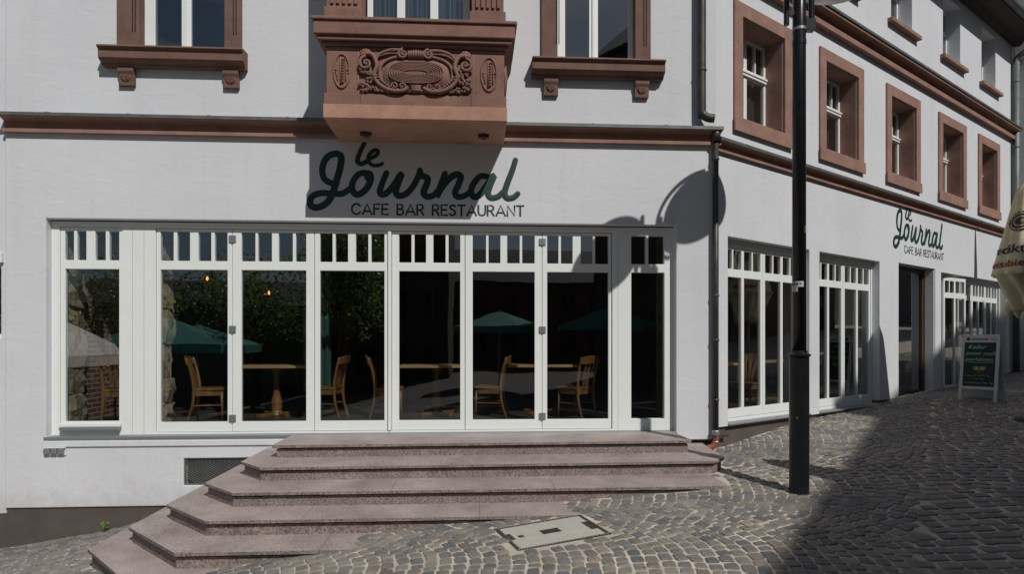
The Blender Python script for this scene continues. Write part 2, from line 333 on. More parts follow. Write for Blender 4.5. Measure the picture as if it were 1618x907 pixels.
def side_local(X,Y): dx=X-XC; return dx*CA+Y*SA, -dx*SA+Y*CA
def inside(X,Y,mrg):
    s_, y_ = side_local(X,Y)
    return X > -30 and Y > mrg and y_ > mrg and X < 14.4
def axis(lo,hi,a,b_,fine,coarse):
    out = []; x = lo
    while x < hi: out.append(x); x += fine if a <= x < b_ else coarse
    out.append(hi); return out
xs = axis(-70,80,-8,16,.11,4); ys = axis(-70,70,-7,9,.16,4)
mbd = MB(); mbd.v = [Vector((x,y,G(x,y)-.004-(1.3 if inside(x,y,.22) else 0))) for y in ys for x in xs]
nx = len(xs); mbd.f = [(j*nx+i,j*nx+i+1,(j+1)*nx+i+1,(j+1)*nx+i) for j in range(len(ys)-1) for i in range(nx-1)]
struct(mbd.build('ground','groundmat'))

# manhole frame geometry is needed to keep cobbles away
MC = Vector((.695,-2.705)); MU = Vector((.98,-.235+.48)).normalized(); MU = Vector((.9945,.2550-.13)).normalized()
MU = Vector((cx := math.cos(R(17)), math.sin(R(17))))
MU = Vector((math.cos(R(-19)), math.sin(R(-19)))) if False else MU
MVv = Vector((-MU.y, MU.x))
MA, MBh = .46, .33
def in_manhole(x,y,mg=0):
    d = Vector((x,y))-MC; return abs(d.dot(MU)) < MA+mg and abs(d.dot(MVv)) < MBh+mg
STEPS = [ # left side X, chamfer start Y, front-left corner X, front Y, right X
 (0,-2.44,-.76,-2.41,-.76,2.70), (1,-2.74,-.98,-2.44,-1.30,2.84), (2,-2.99,-1.37,-2.55,-1.795,2.72),
 (3,-3.26,-1.66,-2.63,-2.25,2.0), (4,-3.52,-1.90,-2.71,-2.68,.3), (5,-3.81,-2.08,-2.80,-3.12,-1.9)]
def in_step(x,y):
    for i,xl,yc,xf_,yf,xr in STEPS:
        if y > yf-.0 and x > xl-.03 and G(x,y) < -.16*i-.0 and y < .02 and x < (3.1 if i < 2 else xr+.1):
            if x < xf_ and y < yc:
                if (x-xl)/(xf_-xl)*(yf-yc)+yc > y: continue
            return True
    return False
# cobbles
cv = []; cf = []; ct = []
pal = [(.175,.162,.145),(.15,.142,.132),(.20,.182,.16),(.13,.132,.132),(.165,.155,.14),(.22,.20,.175),(.115,.122,.127),(.185,.165,.14),(.145,.13,.115)]
def visible(x,y):
    d = y+8.36
    return d > 3.0 and -1.0*d-.8 < x < 1.3*d+.8
def stone(x,y,a,lw,lh):
    if not visible(x,y) or inside(x,y,.03) or y > 30: return
    if in_manhole(x,y,.035) or in_step(x,y): return
    t = random.choice(pal); f = random.uniform(.92,1.25); t = (t[0]*f,t[1]*f,t[2]*f,1)
    ca_, sa_ = math.cos(a), math.sin(a); k = len(cv); rz = random.uniform(-.003,.004); tx = random.uniform(-.025,.025); ty = random.uniform(-.025,.025)
    base = []
    for (u,v) in ((-1,-.70),(-.82,-1),(.0,-1.03),(.82,-1),(1,-.70),(1,.70),(.82,1),(.0,1.03),(-.82,1),(-1,.70)):
        base.append((u*lw/2*random.uniform(.86,1.05), v*lh/2*random.uniform(.86,1.05)))
    for ring,(sc,dz) in enumerate(((1.0,-.022),(.98,-.001),(.86,.0035))):
        for (u,v) in base:
            u2,v2 = u*sc,v*sc; X = x+u2*ca_-v2*sa_; Y = y+u2*sa_+v2*ca_
            cv.append((X,Y,G(x,y)+(X-x)*.08+dz+rz+(tx*u2+ty*v2 if ring else 0))); ct.append(t)
    cv.append((x,y,G(x,y)+.0055+rz)); ct.append(t)
    for r_ in (0,1):
        for i in range(10):
            j = (i+1)%10; cf.append((k+r_*10+i,k+r_*10+j,k+(r_+1)*10+j,k+(r_+1)*10+i))
    for i in range(10): cf.append((k+20+i,k+20+(i+1)%10,k+30))
def zoneB(x,y): return x > 3.35+.80*(y+4.0)-.10 and x > 3.1
WC = 2.05; PITCH = .120
for cidx in range(-5,8):
    yc = -3.45+cidx*WC
    rad = 1.32
    for nA in range(-90,170):
        x0 = nA*PITCH+(PITCH*.5 if cidx%2 else 0)
        th = -53+random.uniform(0,4)
        while th < 53:
            wdt = random.uniform(.092,.165); dth = math.degrees(wdt/rad); tm = R(th+dth/2)
            X = x0-rad+rad*math.cos(tm)+.35+.02*math.sin(th*.13+cidx); Y = yc+rad*math.sin(tm)
            if abs(Y-yc) < WC/2+.01 and not zoneB(X,Y): stone(X+random.uniform(-.006,.006),Y,tm+random.uniform(-.09,.09),PITCH*random.uniform(.86,.94),wdt-.011)
            th += dth
rb = R(-17); ub = Vector((math.cos(rb),math.sin(rb))); vb = Vector((-ub.y,ub.x))
for r_ in range(-100,130):
    off = random.uniform(0,.15); u = -26
    while u < 26:
        wdt = random.uniform(.13,.21); bend = .16*math.sin(u*.9+r_*.02)
        p = Vector((5,-2))+ub*(u+off)+vb*(r_*.136+bend)
        if zoneB(p.x,p.y): stone(p.x,p.y,rb+.144*math.cos(u*.9),wdt-.011,.125)
        u += wdt
me = bpy.data.meshes.new('cobblestone_paving'); me.from_pydata(cv,[],cf); me.materials.append(M['cobble'])
ca_ = me.color_attributes.new('tone','FLOAT_COLOR','POINT')
ca_.data.foreach_set('color',[c for t in ct for c in t])
pav = bpy.data.objects.new('cobblestone_paving',me); col.objects.link(pav); struct(pav)
print('STONES',len(cf)//30)

# ------------------------------------------------------------------ the cafe building
bld = thing('cafe_building','pale plastered corner café with red sandstone trim, oriel, white folding shopfront and steps','building',(0,0,-.6))
TOP = 9.0
OP = (-5.66,2.78,-.0,2.885)      # shop opening
W1 = (-4.453,-3.348,5.13,7.4); W3 = (1.106,2.195,5.13,7.4)
fw = MB(); fw.plate(-6.17,XC,-.93,TOP,0,.45,[OP,(-3.90,-2.55,-.66,-.30),W1,W3,(2.72,3.5,-1,-.114),(-2.45,2.72,-1,0)])
fw.build('front_wall','plaster',bld,bevel=.012)
S1=(.29,2.51); S2=(2.83,5.03); SD=(5.84,7.62); S3=(7.93,12.1)
ffw = [(.41,1.93),(2.80,4.34),(5.27,6.80),(7.75,9.32),(10.1,11.55)]
sfw = [(.45,1.40),(3.00,3.95),(5.51,6.46),(8.03,9.02),(10.36,11.33)]
holes = [(S1[0],S1[1],.06,2.77),(S2[0],S2[1],.06,2.77),(SD[0],SD[1],-.2,2.81),(S3[0],S3[1],.10,2.765)]
holes += [(a+.2,b_-.2,4.52,6.0) for a,b_ in ffw]+[(a,b_,7.47,8.82) for a,b_ in sfw]
holes += [(5.03,5.84,-1,.15)]
sw = MB(SIDE); sw.plate(0.0,12.62,.05,TOP,0,.45,holes); sw.build('side_wall','plaster',bld,bevel=.012)
pl = MB(); pl.box(-6.16,XC-.01,.025,.43,-2.0,-.93); pl.box(2.78,XC-.01,.05,.43,-.93,-.10); pl.build('plinth','plinth',bld)
pl = MB(SIDE); pl.box(0.02,5.03,.045,.43,-.9,.055); pl.box(5.031,5.84,.03,.43,-.9,.149); pl.box(7.62,12.6,.045,.43,-.9,.095); pl.box(5.84,7.62,.03,.43,-.9,.10); pl.build('plinth','plinth',bld)
# plaster lining behind, floors, back walls
end = SIDE @ Vector((12.62,0,0))
poly = [(-6.1,.3),(XC-.1,.3),(end.x-.25,end.y+.1),(end.x-.1,14),(-6.1,14)]
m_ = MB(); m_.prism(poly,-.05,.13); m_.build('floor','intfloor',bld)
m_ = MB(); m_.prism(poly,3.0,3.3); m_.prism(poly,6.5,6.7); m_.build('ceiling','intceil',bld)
m_ = MB(); m_.prism([(-6.5,0.2),(XC,.2),(end.x,end.y+.2),(end.x,14.2),(-6.5,14.2)],9.0,9.2); m_.build('attic_floor','intceil',bld)
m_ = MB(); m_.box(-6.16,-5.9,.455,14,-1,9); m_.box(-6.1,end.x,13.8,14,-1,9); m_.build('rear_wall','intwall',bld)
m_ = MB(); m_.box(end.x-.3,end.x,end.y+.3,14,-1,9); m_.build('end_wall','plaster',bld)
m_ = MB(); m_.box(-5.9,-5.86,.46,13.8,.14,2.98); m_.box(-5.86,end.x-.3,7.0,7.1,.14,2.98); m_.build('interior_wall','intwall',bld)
# roof and eaves
m_ = MB(); m_.prism([(-6.3,-.45),(XC+.1,-.45),(end.x+.3,end.y-.45),(end.x+.3,14.4),(-6.3,14.4)],9.21,lambda x,y: 9.35+.75*min(6,max(0,y+.45 if x<XC else (-(x-XC)*SA+y*CA+.45)))); m_.build('roof','roof',bld)
m_ = MB(SIDE); m_.extrude_x([(.0,9.0),(-.12,8.98),(-.20,9.06),(-.50,9.09),(-.50,9.22),(0,9.22)],-.15,12.75); m_.build('soffit','soffit',bld)
m_ = MB(SIDE); m_.tube([(-.2,-.57,9.17),(12.9,-.57,9.17)],.085,12); m_.build('gutter','zinc',bld,smooth=True)
m_ = MB(); m_.extrude_x([(.0,9.0),(-.12,8.98),(-.20,9.06),(-.50,9.09),(-.50,9.22),(0,9.22)],-6.17,XC+.1); m_.build('soffit','soffit',bld)
# cornices
def cornice(xf,x0,x1,z0,h,d,parent,zt=.09,lo=.24,fa=.0):
    c = MB(xf); c.extrude_x([(0,z0),(-.45*d,z0),(-.45*d,z0+lo*h),(-.14*d,z0+(lo+.04)*h),(-.14*d,z0+(.80-fa)*h),(-.50*d,z0+(.93-fa)*h),(-.95*d,z0+(.985-fa)*h),(-.98*d,z0+h),(0,z0+h)],x0,x1); c.build('cornice','sandstone',parent,bevel=.004)
    c = MB(xf); c.extrude_x([(0.0,z0+h+zt),(-1.08*d,z0+h+.045),(-1.08*d,z0+h+.002),(-.0*d,z0+h+.002)],x0,x1)
    x = x0+.6
    while x < x1-.3: c.extrude_x([(-.002,z0+h+zt+.006),(-1.085*d,z0+h+.052),(-1.085*d,z0+h+.04),(0,z0+h+zt-.01)],x,x+.018); x += 1.02
    c.build('flashing','zinc',parent)
cornice(None,-6.17,XC+.06,4.0,.185,.14,bld)
cornice(SIDE,-.03,12.62,3.93,.13,.11,bld,.06)
cornice(SIDE,-.03,12.62,6.50,.25,.20,bld,.07,.36,.16)

# window maker: frame mesh with hole list plus panes
def window(name, xf, x0,x1,z0,z1, y, panes, parent, d=.06, mat_='white', glass='glass', gy=None, bevel=.004, outer=None, sub='pane'):
    f = MB(xf); f.plate(x0,x1,z0,z1,y,y+d,panes); fo = f.build(name,mat_,parent,bevel=bevel)
    g_ = MB(xf); gy = y+d*.32 if gy is None else gy
    for (a,b_,c,e) in panes: g_.box(a-.004,b_+.004,gy,gy+.002,c-.004,e+.004) if False else g_.add([(a-.004,gy,c-.004),(b_+.004,gy,c-.004),(b_+.004,gy,e+.004),(a-.004,gy,e+.004)],[(0,1,2,3)])
    g_.build(sub,glass,fo)
    return fo
# shopfront fixed frame, with the left and right fixed lights
lf_u = [(-5.50,-5.385),(-5.345,-5.225),(-5.11,-4.975),(-4.93,-4.80)]
panesL = [(a,b_,2.355,2.745) for a,b_ in lf_u]+[(-5.495,-4.80,.19,2.236)]
panesR = [(2.175,2.385,2.355,2.755),(2.42,2.65,2.355,2.755),(2.175,2.65,.17,2.236)]
BAY = (-4.32,1.905,.03,2.795)
f = MB(); f.plate(-5.665,2.785,.004,2.87,.115,.20,[BAY,(-5.56,-4.75,.12,2.80)]+panesR); sf = f.build('shopfront_frame','white',bld,bevel=.004)
g_ = MB()
for (a,b_,c,e) in panesR: g_.add([(a,.165,c),(b_,.165,c),(b_,.165,e),(a,.165,e)],[(0,1,2,3)])
g_.build('pane','glass',sf)
f = MB(); f.plate(-5.66,2.78,2.80,2.868,.10,.114,[]); f.box(-5.55,-4.76,.085,.114,.122,.165); f.build('shopfront_moulding','white',bld,bevel=.003)
f = MB(); f.box(-5.53,-4.76,.05,.114,.075,.12); f.build('window_sill','sill',bld,bevel=.004)
window('window_frame',None,-5.556,-4.754,.124,2.796,.128,panesL,bld)
# thin vertical board joints on the wide white posts
for x in (-4.62,-4.47,1.985):
    f = MB(); f.box(x,x+.003,.1135,.1145,.02,2.80); f.build('board_joint','sill',bld)
leaves = [(-4.312,-3.317,[(-4.262,-4.09),(-4.045,-3.875),(-3.765,-3.595),(-3.55,-3.38)],(-4.262,-3.378)),
 (-3.311,-2.222,[(-3.195,-3.01),(-2.975,-2.79),(-2.70,-2.51),(-2.47,-2.33)],(-3.195,-2.33)),
 (-2.214,-1.225,[(-2.143,-1.975),(-1.935,-1.765),(-1.66,-1.49),(-1.45,-1.27)],(-2.143,-1.27)),
 (-1.165,-.165,[(-1.07,-.90),(-.86,-.70),(-.60,-.43),(-.39,-.228)],(-1.07,-.228)),
 (-.157,.912,[(-.055,.13),(.165,.33),(.425,.60),(.635,.81)],(-.055,.81)),
 (.918,1.895,[(.986,1.145),(1.18,1.345),(1.46,1.63),(1.665,1.852)],(.986,1.852))]
for i,(a,b_,ups,lo) in enumerate(leaves):
    panes = [(u0,u1,2.355,2.752) for u0,u1 in ups]+[(lo[0],lo[1],.17,2.236)]
    fo = window('folding_door_leaf',None,a,b_,.036,2.788,.132,panes,bld)
    if i in (1,5):
        for hz in (2.66,1.43,.22):
            h = MB(); h.box(a-.045,a-.006,.112,.131,hz-.045,hz+.045); h.box(a+.004,a+.046,.112,.131,hz-.045,hz+.045); h.tube([(a-.001,.112,hz-.055),(a-.001,.112,hz+.05)],.008,8); h.build('hinge','alu',fo,bevel=.002)
f = MB(); f.box(-1.217,-1.172,.10,.16,.036,2.788); f.build('door_post','white',bld,bevel=.004)
f = MB(); f.box(-4.32,1.905,.20,.215,.03,2.79); 
f = MB(); f.box(-5.68,2.79,-.015,.14,-.035,.003); f.build('threshold','sill',bld,bevel=.004)
f = MB(); f.box(-5.69,-2.3,-.022,.01,-.13,-.052); f.build('base_ledge','plaster',bld,bevel=.008)
# glass block light in the left base
f = MB()
for k in range(3):
    f.box(-5.665+k*.088,-5.665+k*.088+.078,-.045,0,-.225,-.145)
f.build('glass_block','sill',bld,bevel=.012)
f = MB(); f.box(-5.675,-5.395,-.05,0,-.143,-.13); f.box(-5.675,-5.395,-.02,0,-.24,-.146); f.build('block_cap','plaster',bld,bevel=.004)
# basement vent: expanded metal
vt = MB(); vt.plate(-3.90,-2.56,-.66,-.30,.02,.045,[(-3.88,-2.58,-.645,-.315)]); vo = vt.build('cellar_vent','zinc',bld)
v2 = MB(); x = -4.25
while x < -2.5:
    for sgn in (1,-1):
        a = (x,-.645) if sgn > 0 else (x,-.315); L_ = .33; b2 = (x+.52,a[1]+sgn*.33)
        xa, za = a; xb, zb = b2
        if xa < -3.88: t0 = (-3.88-xa)/(xb-xa); xa, za = -3.88, za+(zb-za)*t0
        if xb > -2.58: t0 = (-2.58-xa)/(xb-xa); xb, zb = -2.58, za+(zb-za)*t0
        if xb > xa: v2.tube([(xa,.032,za),(xb,.032,zb)],.003,4)
    x += .05
v2.build('wire_mesh','zinc',vo)
f = MB(); f.box(-3.95,-2.5,.12,.14,-.7,-.25); f.build('vent_backing','intwall',bld)

# front first-floor windows
def first_floor_window(W, jl, jr, s0, s1):
    x0,x1,z0,z1 = W
    j = MB(); j.plate(jl,jr,5.12,7.75,-.045,.10,[(x0+.004,x1-.004,5.0,z1)]); fr = j.build('window_surround','sandstone_weathered',bld,bevel=.006)
    for xx in (jl+.20,jl+.235,jr-.07,jr-.105):
        g2 = MB(); g2.box(xx,xx+.012,-.049,-.043,5.35,7.5); g2.build('flute_shade','shadejoint',fr)  # dark strips on the jamb: shade of the flutes put into colour
    sl = MB(); sl.extrude_x([(0,5.125),(-.20,5.11),(-.21,5.085),(-.17,5.06),(-.17,4.955),(-.14,4.93),(-.10,4.915),(-.08,4.88),(0,4.88)],s0,s1); sl.build('window_sill','sandstone_weathered',fr,bevel=.004)
    for bx in (jl+.03, jr-.23):
        b3 = MB(); b3.extrude_x([(0,4.879),(-.085,4.879),(-.085,4.82),(-.06,4.77),(-.05,4.64),(0,4.64)],bx,bx+.20)
        b3.extrude_x([(-.05,4.79),(-.085,4.775),(-.07,4.72),(-.05,4.68)],bx+.05,bx+.15)
        b3.build('bracket','sandstone_weathered',fr,bevel=.006)
        b4 = MB()
        for sg in (-1,1): b4.tube([(bx+.10+sg*.07,-.058,4.775),(bx+.10+sg*.035,-.062,4.72),(bx+.10+sg*.005,-.056,4.685)],[.012,.014,.004],6)
        b4.build('bracket_carving','sandstone_weathered',fr,smooth=True)
    mid = (x0+x1)/2
    ps = [(x0+.13,mid-.075,5.155,6.7),(mid+.05,x1-.03-.03,5.155,6.7),(x0+.13,mid-.075,6.8,7.33),(mid+.05,x1-.06,6.8,7.33)]
    wf = window('window_frame',None,x0,x1,5.132,z1,.11,ps,bld,glass='glassup')
    e_ = MB(); e_.box(mid-.035,mid+.01,.09,.109,5.15,7.35); e_.build('casement_strip','white',wf,bevel=.004)
first_floor_window(W1,-4.737,-3.133,-4.90,-3.06)
first_floor_window(W3,.887,2.409,.75,2.575)

# oriel
orl = MB(); OY = -.90
orl.box(-1.815,.34,-.865,0,4.27,4.86); oo = orl.build('oriel','sandstone_carved',bld,bevel=.006)
q = MB(); q.box(-1.848,.372,OY,-.0,3.965,4.135); q.build('oriel_base','sandstone_light',bld,bevel=.006)
q = MB()
for a,b_ in ((-1.84,-1.412),(-1.408,-.072),(-.068,.364)): q.box(a,b_,OY+.012,-.0,4.137,4.268)
q.build('oriel_base_course','sandstone_carved',bld,bevel=.004)
for bx in (-1.50,.02):
    q = MB(); q.box(bx,bx+.14,-.42,-.36,3.93,3.964); q.box(bx+.04,bx+.10,-.45,-.33,3.92,3.964); q.build('oriel_base_clamp','iron',bld)
def ringbox(m__, o_, z0, z1, yb=0):
    m__.box(-1.815-o_,.34+o_,-.865-o_,yb,z0,z1)
q = MB(); ringbox(q,.015,4.80,4.84); ringbox(q,.05,4.841,4.885); ringbox(q,.09,4.886,4.94); ringbox(q,.125,4.941,5.10); ringbox(q,.15,5.101,5.14); q.build('oriel_cornice','sandstone_carved',bld,bevel=.009)
# pilasters + window of the oriel
q = MB()
for a,b_ in ((-1.835,-1.368),(-.086,.355)):
    q.box(a,b_,-.92,-.02,5.141,5.30); q.box(a+.025,b_-.025,-.895,-.02,5.301,8.4)
for a,b_ in ((-1.81,-1.39),(-.06,.33)):
    w_ = (b_-a)/6
    for k in range(5): q.box(a+w_*(k+.72),a+w_*(k+1.28),-.917,-.89,5.34,8.2)
q.build('oriel_pilaster','sandstone_carved',bld,bevel=.006)
q = MB(); q.box(-1.39,-.06,-.02,.0,5.1,8.4); q.box(-1.9,.42,-.9,-.02,8.41,8.7); q.build('oriel_top','sandstone',bld)
ow_ = [(-1.30,-1.0),(-.90,-.585),(-.485,-.17)]
window('oriel_window',None,-1.369,-.085,5.19,8.4,-.62,[(a,b_,5.26,8.3) for a,b_ in ow_],bld,glass='glassup')
q = MB()
for a,b_ in ow_:
    for k in range(14):
        x = a+(b_-a)*k/14; q.box(x,x+(b_-a)/14,-.50+.02*math.sin(k*2.1),-.49+.02*math.sin(k*2.1),5.2,8.3)
q.build('oriel_curtain','blind',bld)
# leaded lights
q = MB()
for a,b_ in ow_:
    q.box((a+b_)/2-.004,(a+b_)/2+.004,-.592,-.585,5.26,8.3); q.box(a+.04,a+.046,-.592,-.585,5.26,8.3); q.box(b_-.046,b_-.04,-.592,-.585,5.26,8.3)
q.build('leading','alu',bld)
# carved relief: everything stands proud of the oriel front (y = -.865)
F0 = -.865; cxm = -.735; czm = 4.545
def ell(cx_,cz_,rx,rz,n=48,sq=2.6,a0=0,a1=360):
    out = []
    for k in range(n+1):
        th = R(a0+(a1-a0)*k/n); c_,s_ = math.cos(th),math.sin(th)
        out.append((cx_+rx*math.copysign(abs(c_)**(2/sq),c_), F0-.02, cz_+rz*math.copysign(abs(s_)**(2/sq),s_)))
    return out
cr_ = MB()
for k in range(7): cr_.tube([(x,F0-.052+.006*k*0-.0,z) for x,_,z in ell(cxm,czm-.015,.325-.030*k,.128-.0165*k)],.0085,6,cap=False)
body = ell(cxm,czm-.015,.35,.15); 
cr_.add([(cxm,F0-.05,czm-.015)]+[(x,F0-.04,z) for x,_,z in body[:-1]],[(0,1+i,1+(i+1)%48) for i in range(48)])
cr_.add([(x,F0-.04,z) for x,_,z in body[:-1]]+[(cxm+(x-cxm)*1.14,F0-.012,czm+(z-czm)*1.22) for x,_,z in body[:-1]],[(i,(i+1)%48,(i+1)%48+48,i+48) for i in range(48)])
cr_.tube([(x,F0-.02,z) for x,_,z in ell(cxm,czm-.02,.44,.215)],.020,8,cap=False)
def spiral(cx_,cz_,r0,turns,start,dirn,r1=.006,y=F0-.05,tr=.017,n=40):
    pts=[];rr=[]
    for k in range(n+1):
        t=k/n; th=R(start)+dirn*t*turns*2*math.pi; r=r0*(1-t)+r1*t; pts.append((cx_+r*math.cos(th),y-.01*t,cz_+r*math.sin(th))); rr.append(tr*(1-.4*t))
    return pts,rr
for sg in (-1,1):
    # top band running from the central scroll outwards
    pts = smooth_path([(cxm+sg*.16,F0-.05,czm+.245),(cxm+sg*.30,F0-.045,czm+.25),(cxm+sg*.42,F0-.04,czm+.21),(cxm+sg*.48,F0-.035,czm+.13),(cxm+sg*.45,F0-.03,czm+.10)],8); cr_.tube(pts,[.022-.008*i/len(pts) for i in range(len(pts))],8)
    p_,r__ = spiral(cxm+sg*.155,czm+.205,.062,1.6,90,sg*-1 if sg<0 else 1,tr=.018); cr_.tube(p_,r__,8)
    p_,r__ = spiral(cxm+sg*.60,czm+.08,.085,1.5,90 ,-sg,tr=.022); cr_.tube(p_,r__,8)
    cr_.lathe([(0.001,-.03),(.026,-.022),(.032,0),(.026,.022),(.001,.03)],12,(cxm+sg*.60,F0-.035,czm+.08))
    # big outer C band
    pts = smooth_path([(cxm+sg*.66,F0-.03,czm+.19),(cxm+sg*.53,F0-.045,czm+.19),(cxm+sg*.47,F0-.05,czm+.06),(cxm+sg*.50,F0-.05,czm-.06),(cxm+sg*.44,F0-.05,czm-.17),(cxm+sg*.32,F0-.05,czm-.235),(cxm+sg*.18,F0-.05,czm-.245),(cxm+sg*.09,F0-.04,czm-.20)],9); cr_.tube(pts,[.026]*len(pts),8)
    for k in range(6):
        t = k/5; cr_.tube([(cxm+sg*(.50-.15*t),F0-.075,czm-.08-.12*t),(cxm+sg*(.455-.13*t),F0-.06,czm-.06-.10*t)],.008,5)
    p_,r__ = spiral(cxm+sg*.255,czm-.185,.045,1.2,200,sg,tr=.014); cr_.tube(p_,r__,6)
    p_,r__ = spiral(cxm+sg*.165,czm-.185,.04,1.2,-20,-sg,tr=.013); cr_.tube(p_,r__,6)
    # shell finial in the upper corner
    for k in range(5):
        a_ = R(90+sg*(-50+25*k)*-1); cr_.tube([(cxm+sg*.60,F0-.03,czm+.17),(cxm+sg*.60+.085*math.cos(a_),F0-.045,czm+.17+.085*math.sin(a_))],[.010,.020],6)
    # leaf sprays in the side and lower corner
    random.seed(int(20+sg))
    for k in range(34):
        bx = cxm+sg*random.uniform(.53,.68); bz = czm+random.uniform(-.24,.02)
        if abs(bx-cxm) < .50+.1*abs(bz-czm) and bz > czm-.12: continue
        a_ = R(random.choice((60,120,80,100,150))); ln = random.uniform(.05,.085)
        bx = min(max(bx,cxm-.69),cxm+.69)
        cr_.tube([(bx,F0-.01,bz),(bx+ln*.5*math.cos(a_),F0-.04,bz+ln*.5*math.sin(a_)),(bx+ln*math.cos(a_)*.9,F0-.02,min(bz+ln*math.sin(a_),czm+.10))],[.006,.020,.004],6)
    for k in range(16):
        bx = cxm+sg*random.uniform(.38,.68); bz = czm-.245+random.uniform(-.005,.05)
        a_ = R(90-sg*random.uniform(20,80)); ln = .07
        cr_.tube([(bx-.02*sg,F0-.01,bz-.01),(bx,F0-.04,bz),(bx+ln*.6*math.cos(a_),F0-.02,bz+ln*.6*math.sin(a_))],[.006,.019,.004],6)
for k in range(7): cr_.tube([(cxm-.09+.03*k,F0-.03,czm+.255-.01*abs(k-3)/3),(cxm-.085+.0283*k,F0-.075,czm+.21),(cxm-.08+.0267*k,F0-.04,czm+.15)],.015,6)
for k in range(3): cr_.tube([(cxm-.06,F0-.05,czm-.185-.022*k),(cxm+.06,F0-.05,czm-.185-.022*k)],.016,6)
cr_.build('carved_cartouche','sandstone_carved',oo,smooth=True)
# framed ground behind: shallow panel edges
for a in (-1.436,-.040):
    pe = MB(); pe.box(a,a+.006,F0-.004,F0,4.275,4.80); pe.build('panel_joint','sandstone_light',oo)
for cx2 in (-1.632,.152):
    c2_ = MB(); c2_.tube([(x,F0-.006,z) for x,_,z in ell(cx2,4.545,.095,.205,40,2.0)],.013,6,cap=False)
    c2_.tube([(cx2-.012,F0-.008,4.38),(cx2-.012,F0-.01,4.71)],.010,6); c2_.tube([(cx2+.045,F0-.008,4.42),(cx2+.045,F0-.008,4.68),(cx2+.015,F0-.008,4.71)],.006,6)
    for k in range(9): c2_.tube([(cx2-.008,F0-.008,4.40+.034*k),(cx2+.026,F0-.02,4.42+.034*k)],.011,5)
    for sg in (-1,1):
        c2_.tube([(cx2+sg*.095,F0-.008,4.56),(cx2+sg*.06,F0-.008,4.56)],.007,5); c2_.tube([(cx2+sg*.095,F0-.008,4.53),(cx2+sg*.065,F0-.008,4.525),(cx2+sg*.05,F0-.008,4.47),(cx2+sg*.05,F0-.008,4.43)],.007,5)
    c2_.build('carved_oval','sandstone_carved',oo,smooth=True)
# side carving of the oriel
c3 = MB()
for k in range(8): c3.tube([(.345,-.75+.09*k,4.34+.05*(k%2)),(.365,-.73+.09*k,4.55),(.345,-.72+.09*k,4.75)],.022,6)
c3.build('side_carving','sandstone_carved',oo,smooth=True)

# side first-floor windows with deep sandstone reveals
for (a,b_) in ffw:
    s_ = MB(SIDE); s_.plate(a,b_,4.31,6.20,-.035,.02,[(a+.2,b_-.2,4.52,6.0)]); fr = s_.build('window_surround','sandstone',bld,bevel=.006)
    s_ = MB(SIDE); s_.plate(a-.02,b_+.02,4.30,4.50,-.055,-.036,[]); s_.build('window_sill','sandstone',fr,bevel=.006)
    s_ = MB(SIDE); s_.plate(a+.17,b_-.17,4.49,6.03,.02,.46,[(a+.205,b_-.205,4.525,5.995)]); s_.build('window_reveal','sandstone',fr)
    x0,x1 = a+.205,b_-.205; mid = (x0+x1)/2; ps = []
    for (u,v) in ((x0+.05,mid-.04),(mid+.04,x1-.05)):
        ps.append((u,v,4.60,5.36)); ps += [(u,(u+v)/2-.012,5.50,5.94),((u+v)/2+.012,v,5.50,5.94)]
    wf = window('window_frame',SIDE,x0,x1,4.527,5.993,.30,ps,bld)
    t_ = MB(SIDE); t_.box(x0+.01,x1-.01,.27,.299,5.38,5.42); t_.box(x0+.01,x1-.01,.255,.299,5.422,5.455); t_.build('transom','white',wf,bevel=.004)
    c_ = MB(SIDE)
    for k in range(20):
        u = x0+(x1-x0)*k/20; c_.box(u,u+(x1-x0)/20,.47+.015*math.sin(k*1.9),.48+.015*math.sin(k*1.9),4.5,6.0)
    c_.build('curtain','intceil',wf)
for (a,b_) in sfw:
    s_ = MB(SIDE); s_.box(a-.16,b_+.22,-.10,.25,7.39,7.468); s_.build('window_sill','sandstone',bld,bevel=.006)
    mid = (a+b_)/2; ps = []
    for (u,v) in ((a+.05,mid-.035),(mid+.035,b_-.05)): ps += [(u,v,7.56,8.28),(u,(u+v)/2-.01,8.36,8.76),((u+v)/2+.01,v,8.36,8.76)]
    window('window_frame',SIDE,a,b_,7.47,8.82,.26,ps,bld)
# side shop windows
def side_unit(x0,x1,z0,z1,y,nl=2,open_=None,upd=True,parent=bld,xf=SIDE,fr=.06):
    wl = (x1-x0-2*fr-(nl-1)*.065)/nl; ps = []
    for k in range(nl):
        u = x0+fr+k*(wl+.065); v = u+wl; ps.append((u,v,z0+.13,z0+2.08))
        m2 = (u+v)/2; ps += [(u,m2-.016,z0+2.20,z1-.075),(m2+.016,v,z0+2.20,z1-.075)]
    return window('folding_window_leaf',xf,x0,x1,z0,z1,y,ps,parent,d=.055)
for (a,b_),nleaf in ((S1,2),(S2,2)):
    f = MB(SIDE); f.plate(a,b_,.08,2.765,.135,.20,[(a+.045,b_-.045,.13,2.70)]); f.box(a,b_,.12,.134,2.66,2.70); f.build('window_frame','white',bld,bevel=.004)
    w_ = (b_-a-.10)/nleaf
    for k in range(nleaf): side_unit(a+.05+k*w_+.003,a+.05+(k+1)*w_-.003,.136,2.695,.145)
    f = MB(SIDE); f.box(a-.0,b_,-.03,.19,.058,.079); f.build('window_sill','sill',bld,bevel=.003)
a,b_ = S3
f = MB(SIDE); f.plate(a,b_,.105,2.76,.135,.20,[(a+.045,b_-.045,.15,2.70)]); f.build('window_frame','white',bld,bevel=.004)
side_unit(a+.05,a+.42,.156,2.695,.145,nl=1)
xx = a+.425
